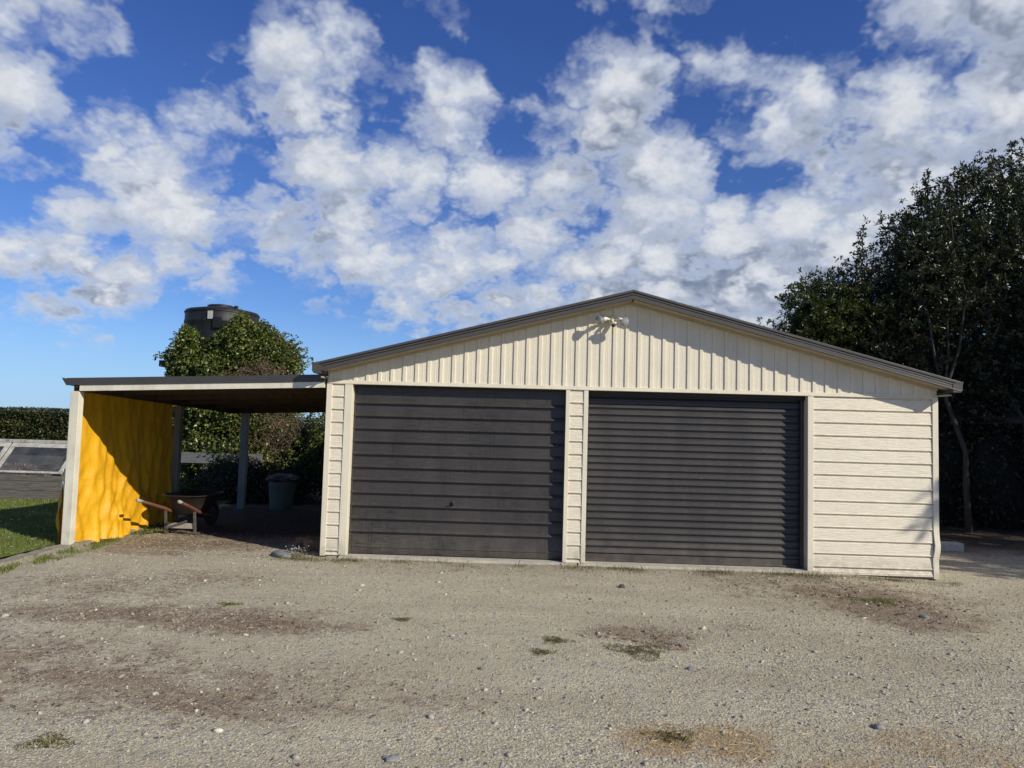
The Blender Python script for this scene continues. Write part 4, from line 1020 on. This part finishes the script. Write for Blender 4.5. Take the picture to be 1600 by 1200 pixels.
def bush(name, label, cat, blobs, leafmat, llen=(.05, .11), group=None, twigs=0, seed=1):
    c0 = blobs[0][0]
    t = thing(name, label, cat, (c0[0], c0[1], 0), group)
    PP = []; DD = []
    for (c_, r_, n_) in blobs:
        p, d = shell(n_, c_, r_, .35, seed); PP.append(p); DD.append(d)
    P = np.concatenate(PP); Dn = np.concatenate(DD); k = P[:, 2] > 0; P, Dn = P[k], Dn[k]; n = len(P)
    leaves_mesh('leaves', P, Dn*.6+RNG.normal(0, .7, (n, 3)), RNG.uniform(*llen, n), RNG.uniform(llen[0]*.5, llen[1]*.5, n), leafmat, t)
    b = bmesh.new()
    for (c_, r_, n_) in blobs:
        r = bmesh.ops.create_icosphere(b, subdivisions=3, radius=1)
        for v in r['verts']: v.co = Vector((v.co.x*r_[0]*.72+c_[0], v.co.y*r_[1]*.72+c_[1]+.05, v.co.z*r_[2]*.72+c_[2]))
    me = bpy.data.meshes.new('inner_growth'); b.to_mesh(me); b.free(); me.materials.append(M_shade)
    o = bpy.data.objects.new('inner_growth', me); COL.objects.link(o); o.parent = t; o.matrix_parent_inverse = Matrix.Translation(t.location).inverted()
    return t
bush('shrub', 'dark green shrub seen through the back of the carport beside the garage', 'shrub', [((-3.95, 6.6, 1.05), (.85, .8, 1.15), 7000), ((-3.0, 6.8, 1.2), (1.0, .8, 1.2), 4000)], M_ivy, seed=4)
bush('shrub', 'low dark shrub in front of the white rail behind the carport', 'shrub', [((-5.95, 5.8, .35), (.75, .45, .55), 4500), ((-5.0, 5.7, .3), (.7, .4, .5), 2500)], M_treeleaf, (.04, .09), seed=9)
bush('shrub', 'dark shrub behind the yellow tarpaulin and left of the ivy', 'shrub', [((-8.1, 8.5, .8), (.9, .7, .95), 4000)], M_treeleaf, seed=12)
# weathered white rail behind the carport
M_railwood = weathered('shaded_white_timber', (.16, .165, .17), (.08, .078, .075), .8, 5, 60, .8, .3, streak=False)  # white timber darkened in its colour to look shaded
wr = thing('rail_fence', 'weathered white board rail behind the carport', 'fence', (-6.9, 6.15, 0))
MB().box(-8.0, 6.00, .71, -5.55, 6.035, .93).build('board', M_railwood, wr, bevel=.004)
for x in (-7.9, -6.75, -5.7): MB().box(x-.04, 6.036, -.05, x+.04, 6.11, .9).build('post', M_greywood, wr)

# ---------------------------------------------------------------- hedge
hg = thing('hedge', 'long clipped dark green hedge beyond the cold frame', 'hedge', (-20, 17.5, 0))
n = 42000
x = RNG.uniform(-34, -9, n); side = RNG.random(n)
HT = 1.80
z = np.where(side < .72, RNG.uniform(0.5, HT, n), HT+RNG.normal(0, .015, n)); y = np.where(side < .72, 16.5+RNG.normal(0, .05, n), RNG.uniform(16.5, 18.3, n))
z = z+.03*np.sin(x*1.3)
und_ = np.array([mnoise.noise(Vector((a*1.5, b*3, 0))) for a, b in zip(x, z)]); y = y-und_*.18
Dr = np.stack([RNG.normal(0, .6, n), np.where(side < .72, -.7, 0)+RNG.normal(0, .5, n), np.where(side < .72, .1, .8)+RNG.normal(0, .5, n)], 1)
leaves_mesh('leaves', np.stack([x, y, z], 1), Dr, RNG.uniform(.06, .12, n), RNG.uniform(.04, .07, n), M_hedge, hg)
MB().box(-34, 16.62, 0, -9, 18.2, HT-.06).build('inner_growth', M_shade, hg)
tp_ = Vector((-17.2, 18.6, 0))
tag(MB().box(-17.45, 18.5, 0, -17.05, 18.7, 2.10).build('gate_post', M_greywood, None, bevel=.02), 'square weathered timber post rising above the clipped hedge', 'post')

# ---------------------------------------------------------------- cold frame
cf = thing('cold_frame', 'weathered timber cold frame with sloping glass lids on the lawn', 'cold frame', (-10.5, 5, 0))
XA, XB = -13.6, -8.87
for i, (z0, z1) in enumerate(((.0, .175), (.18, .355), (.36, .465))):
    MB().box(XA, 4.70-.004*i, z0, XB-.01*(i % 2), 4.745, z1).build('board', M_greywood, cf, bevel=.004)
MB().box(XA, 4.746, 0, XA+.05, 5.3, .5).build('side_board', M_greywood, cf)
MB().box(XB-.055, 4.746, 0, XB-.01, 5.3, .5).build('side_board', M_greywood, cf)
MB().box(XA, 5.30, 0, XB, 5.345, 1.04).build('back_board', M_greywood, cf)
MB().box(XA, 5.22, 1.06, XB+.02, 5.36, 1.12).build('top_rail', M_whitewood, cf, bevel=.005)
MB().add([(XB-.03, 4.75, .5), (XB-.03, 5.3, .5), (XB-.03, 5.3, 1.04)], [(0, 1, 2)]).build('side_panel', M_greywood, cf)
def sash(x0, x1):
    a = Vector((0, 4.70, .500)); b = Vector((0, 5.215, 1.045))
    f = lambda x, t, off=0: Vector((x, a.y+(b.y-a.y)*t, a.z+(b.z-a.z)*t+off))
    mb = MB(); mb.beam(f(x0+.04, 0), f(x0+.04, 1), .075, .035).beam(f(x1-.04, 0), f(x1-.04, 1), .075, .035)
    mb.beam(f(x0, .03, .002), f(x1, .03, .002), .05, .032, (0, -.7, .7)).beam(f(x0, .93, .003), f(x1, .93, .003), .11, .03, (0, -.7, .7))
    s = mb.build('sash', M_whitewood, cf, bevel=.003)
    MB().add([f(x0+.07, .06), f(x1-.07, .06), f(x1-.07, .88), f(x0+.07, .88)], [(0, 1, 2, 3)]).build('pane', M_glass, s)
sash(-10.24, -8.90); sash(-11.9, -10.28); sash(-13.55, -11.94)
MB().box(XA+.05, 4.75, .02, XB-.06, 5.29, .36).build('soil', M_rubber, cf)
dp = thing('dried_plant', 'dried brown pink flower heads inside the cold frame', 'plant', (-9.9, 4.95, .36))
mb = MB(); V = []
for i in range(110):
    x0 = -9.55-abs(RNG.normal(0, .35)) if i < 90 else RNG.uniform(-9.9, -8.95); y0 = RNG.uniform(4.84, 5.0); hh_ = (.30-.10*max(0, (x0+9.9)/.5) if i < 90 else .12)*RNG.uniform(.35, 1)
    hh_ = min(hh_, .22+max(0, y0-4.80)*.8)
    p1 = Vector((x0+RNG.normal(0, .03), y0+.03, .36+hh_)); mb.tube([(x0, y0, .36), tuple(p1)], .003, 3, False)
    for k in range(9): V.append(np.array(p1)+RNG.normal(0, .018, 3))
mb.build('stems', M_twig, dp)['kind'] = 'stuff'
V = np.array(V); leaves_mesh('flower_heads', V, RNG.normal(size=V.shape), .034, .026, M_dry, dp)['kind'] = 'stuff'
tag(MB().beam((-9.72, 4.90, .40), (-8.93, 5.10, .70), .03, .03).build('prop_stick', M_greywood, None), 'grey timber stick propped inside the cold frame', 'stick')

# ---------------------------------------------------------------- trees on the right
def tree(name, label, base, trunk_pts, blobs, leafmat, spires=(), leaf=(.07, .12), per=11, twig_n=30, group=None, tr=.065, core=0):
    t = thing(name, label, 'tree', base, group)
    tp = [Vector(p) for p in trunk_pts]
    mb = MB(); rr = [tr*(1-.75*i/(len(tp)-1)) for i in range(len(tp))]
    mb.tube(tp, rr, 8); 
    CP = []; CD = []
    for (c_, r_, n_) in blobs:
        d = unit(RNG.normal(size=(n_, 3))); lump = np.array([1+.42*mnoise.noise(Vector(q)*2.4+Vector(c_))+.34*mnoise.noise(Vector(q)*5+Vector(c_)) for q in d])
        q = np.array(c_)+d*np.array(r_)*(lump*(.45+.60*RNG.random(n_)**.45+.22*(RNG.random(n_) < .05)))[:, None]
        CP.append(q); CD.append(d*.5+np.array([0, 0, .8]))
        cv = Vector(c_); st = tp[min(len(tp)-1, max(1, int(len(tp)*.6)))]
        for i in range(max(4, twig_n//len(blobs))):
            e = Vector(q[RNG.integers(0, n_)]); a = tp[RNG.integers(len(tp)//2, len(tp))]; m_ = (a+e)/2+Vector(RNG.normal(0, .15, 3))
            mb.tube([a, a.lerp(m_, .5)+Vector(RNG.normal(0, .05, 3)), m_, m_.lerp(e, .5)+Vector(RNG.normal(0, .06, 3)), e], [.035, .028, .02, .013, .006], 5, False)
    for (x, y, z0, z1) in spires:
        p = Vector((x, y, z0)); pts = [p.copy()]; k = int((z1-z0)/.13)
        for i in range(k):
            p = p+Vector((RNG.normal(0, .02), RNG.normal(0, .02), (z1-z0)/k)); pts.append(p.copy())
            for j in range(3 if i < k-1 else 1):
                off = Vector((RNG.normal(0, .11*(1-i/k)+.025), RNG.normal(0, .1*(1-i/k)+.02), RNG.normal(0, .03)))
                CP.append(np.array([p+off])); CD.append(np.array([[off.x*3, off.y*3, 1.0]]))
        mb.tube(pts, [.018-.012*i/len(pts) for i in range(len(pts))], 5, False)
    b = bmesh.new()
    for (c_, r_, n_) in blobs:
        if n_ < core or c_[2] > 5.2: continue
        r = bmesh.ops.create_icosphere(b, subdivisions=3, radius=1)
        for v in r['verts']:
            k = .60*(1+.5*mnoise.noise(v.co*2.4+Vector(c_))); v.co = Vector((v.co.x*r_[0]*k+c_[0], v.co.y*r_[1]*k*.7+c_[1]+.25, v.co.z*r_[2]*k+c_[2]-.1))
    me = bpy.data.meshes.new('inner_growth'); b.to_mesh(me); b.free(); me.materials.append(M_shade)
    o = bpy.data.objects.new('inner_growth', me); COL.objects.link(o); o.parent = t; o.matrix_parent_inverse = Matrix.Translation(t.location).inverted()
    mb.build('trunk', M_bark, t, smooth=True)
    P = np.concatenate(CP); Dn = unit(np.concatenate(CD)); n = len(P)
    PP = np.repeat(P, per, 0)+RNG.normal(0, .025, (n*per, 3)); DD = np.repeat(Dn, per, 0)*.55+RNG.normal(0, .75, (n*per, 3))
    o = leaves_mesh('crown', PP, DD, RNG.uniform(leaf[0], leaf[1], n*per), RNG.uniform(leaf[0]*.28, leaf[1]*.38, n*per), leafmat, t, .2, .1)
    return t
TG = 'evergreen trees behind and right of the garage'
tree('evergreen_tree', 'rounded olive green tree rising just over the right roof slope', (6.6, 6.6, 0), [(6.6, 6.6, -.1), (6.55, 6.6, 1.2), (6.6, 6.5, 2.4), (6.5, 6.5, 3.6), (6.5, 6.5, 4.4)],
     [((6.1, 6.5, 4.15), (.80, .9, .85), 900), ((6.7, 6.6, 4.0), (.95, .9, 1.1), 900), ((5.9, 6.6, 3.2), (.9, .9, .9), 600), ((6.4, 6.7, 2.6), (1.2, .9, 1.1), 600)], M_treeleaf2, (), (.06, .11), 12, group=TG)
tree('evergreen_tree', 'dark tree with two leafy spires in the middle of the group', (8.12, 4.75, 0), [(8.12, 4.75, -.1), (8.10, 4.8, .7), (8.16, 4.9, 1.4), (8.0, 5.3, 2.5), (7.8, 5.8, 3.4), (7.9, 6.1, 4.6), (8.1, 6.1, 5.9)],
     [((7.95, 6.2, 4.7), (.85, 1, 1.0), 850), ((8.3, 6.3, 5.55), (.85, .9, 1.0), 800), ((7.1, 6.5, 4.2), (.8, .8, .75), 550), ((8.2, 6.2, 3.3), (1.3, 1, 1.2), 800), ((7.3, 6.4, 3.0), (1.0, .9, 1.1), 500)], M_treeleaf,
     ((6.72, 6.0, 4.5, 6.0), (6.62, 6.0, 4.6, 5.5), (6.95, 6.0, 4.6, 5.55), (8.05, 6.0, 6.0, 7.2), (7.9, 6.0, 6.0, 6.8), (7.62, 6.0, 5.3, 6.35), (7.48, 6.0, 5.2, 6.1), (8.4, 6.1, 6.1, 6.85), (8.2, 6.1, 6.1, 6.95)), (.07, .12), 12, group=TG)
tree('evergreen_tree', 'tallest dark tree filling the right edge of the photo', (10.2, 6.6, 0), [(10.2, 6.6, -.1), (10.1, 6.6, 1.2), (9.9, 6.5, 2.6), (9.8, 6.6, 4), (9.9, 6.8, 5.5), (10.1, 6.9, 7.0)],
     [((9.5, 6.5, 6.2), (1.0, 1, 1.15), 950), ((10.6, 6.8, 6.3), (1.2, 1.1, 1.5), 1000), ((9.2, 6.3, 4.9), (1.2, 1.1, 1.2), 900), ((10.8, 6.4, 4.4), (1.3, 1.2, 1.5), 850), ((9.7, 6.2, 3.0), (1.4, 1.1, 1.2), 850)], M_treeleaf,
     ((9.94, 6.2, 7.0, 7.95), (9.1, 6.1, 6.9, 7.55), (9.5, 6.1, 7.0, 7.6), (8.75, 6.1, 6.3, 7.2), (10.3, 6.2, 7.3, 7.9), (8.95, 6.1, 6.6, 7.35)), (.07, .12), 12, group=TG)
tree('evergreen_tree', 'shadowed tree with a thin trunk at the far right edge', (9.35, 4.7, 0), [(9.35, 4.7, -.1), (9.25, 4.8, .9), (9.4, 5.1, 2.0), (9.5, 6.4, 3.3), (9.6, 8.4, 3.9)],
     [((10.4, 9.4, 3.4), (1.6, 1, 1.5), 700), ((8.8, 9.6, 3.2), (1.6, 1, 1.4), 700), ((7.2, 9.6, 3.0), (1.3, 1, 1.5), 600), ((12.2, 9, 3.5), (1.5, 1, 1.8), 600)], M_treeleaf, (), (.08, .13), 11, group=TG)
# the dark wood that closes the view behind them
n = 26000; x = RNG.uniform(5.4, 24, n); y = 11+RNG.uniform(-.5, .8, n)
hz_ = np.array([3.6+1.2*mnoise.noise(Vector((a*.5, 0, 0)))+.6*mnoise.noise(Vector((a*1.7, 3, 0))) for a in x])
z = RNG.random(n)**.85*hz_; 
w_d = leaves_mesh('woodland', np.stack([x, y, z], 1), RNG.normal(size=(n, 3)), .17, .09, M_treeleaf)
tag(w_d, 'dark woodland closing the view behind the trees on the right', 'woodland', kind='stuff')
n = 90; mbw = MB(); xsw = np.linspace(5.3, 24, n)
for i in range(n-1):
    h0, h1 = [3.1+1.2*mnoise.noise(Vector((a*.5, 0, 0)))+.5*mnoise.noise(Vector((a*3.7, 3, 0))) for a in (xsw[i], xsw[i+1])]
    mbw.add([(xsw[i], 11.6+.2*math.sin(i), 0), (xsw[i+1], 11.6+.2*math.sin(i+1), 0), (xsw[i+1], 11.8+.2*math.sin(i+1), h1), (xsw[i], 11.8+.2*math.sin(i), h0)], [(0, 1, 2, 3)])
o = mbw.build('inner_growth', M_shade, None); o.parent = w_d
UG = 'undergrowth shrubs beneath the trees'
M_under_leaf = material('undergrowth_leaves', m_leaf((.006, .010, .005), (.016, .024, .010), (.05, .06, .028), .45, .1, .03, .4))
bush('shrub', 'dark undergrowth shrub right against the garage corner', 'shrub', [((6.1, 6.0, .9), (.8, .6, 1.5), 3600), ((6.9, 5.8, .8), (.8, .6, 1.4), 3200), ((7.5, 6.2, 1.8), (.7, .5, 1.2), 2200)], M_under_leaf, (.06, .12), UG, seed=21)
bush('shrub', 'dark undergrowth shrub behind the middle tree trunk', 'shrub', [((8.3, 6.0, .8), (.9, .6, 1.5), 3600), ((9.3, 5.6, .8), (1.0, .6, 1.4), 3200), ((9.0, 6.2, 2.2), (1.1, .5, 1.0), 2200)], M_under_leaf, (.06, .12), UG, seed=22)
bush('shrub', 'dark undergrowth shrub at the right edge under the tall tree', 'shrub', [((10.6, 5.2, .8), (1.2, .7, 1.5), 3600), ((12.6, 5.2, .9), (1.2, .8, 1.7), 2400), ((10.3, 5.9, 2.3), (1.2, .5, 1.1), 2000)], M_under_leaf, (.06, .12), UG, seed=23)
# belt of trees standing further right, outside the picture: they shade the ground and the lower trees
for i, (x, y, z, r, lab) in enumerate(((14.9, -3.1, 4.7, 2.1, 'dark evergreen of the side belt nearest the driveway'), (17.6, 1.6, 7.0, 2.9, 'tall evergreen in the middle of the side belt'), (20.5, 4.5, 8.6, 3.4, 'tallest evergreen at the back of the side belt'), (13.4, 2.6, 4.4, 2.1, 'small evergreen of the side belt beside the path'), (17.0, 5.0, 5.6, 2.8, 'broad evergreen behind the small one in the side belt'))):
    ex = [((11.40, -4.3, 5.2), (.24, .24, .22), 20), ((12.7, -3.9, 5.0), (.6, .5, .5), 40)] if i == 0 else []
    tree('evergreen_tree', lab, (x, y, 0), [(x, y, -.1), (x, y, z*.3), (x+.1, y, z*.6), (x, y+.1, z)], ex+[((x, y, z), (r, r, r*1.15), int(620*r)), ((x+.3, y+.4, z*.5), (r*.9, r*.9, r), int(300*r))], M_treeleaf, (), (.16, .26), 7, 12, 'belt of trees right of the driveway', .2, 100)
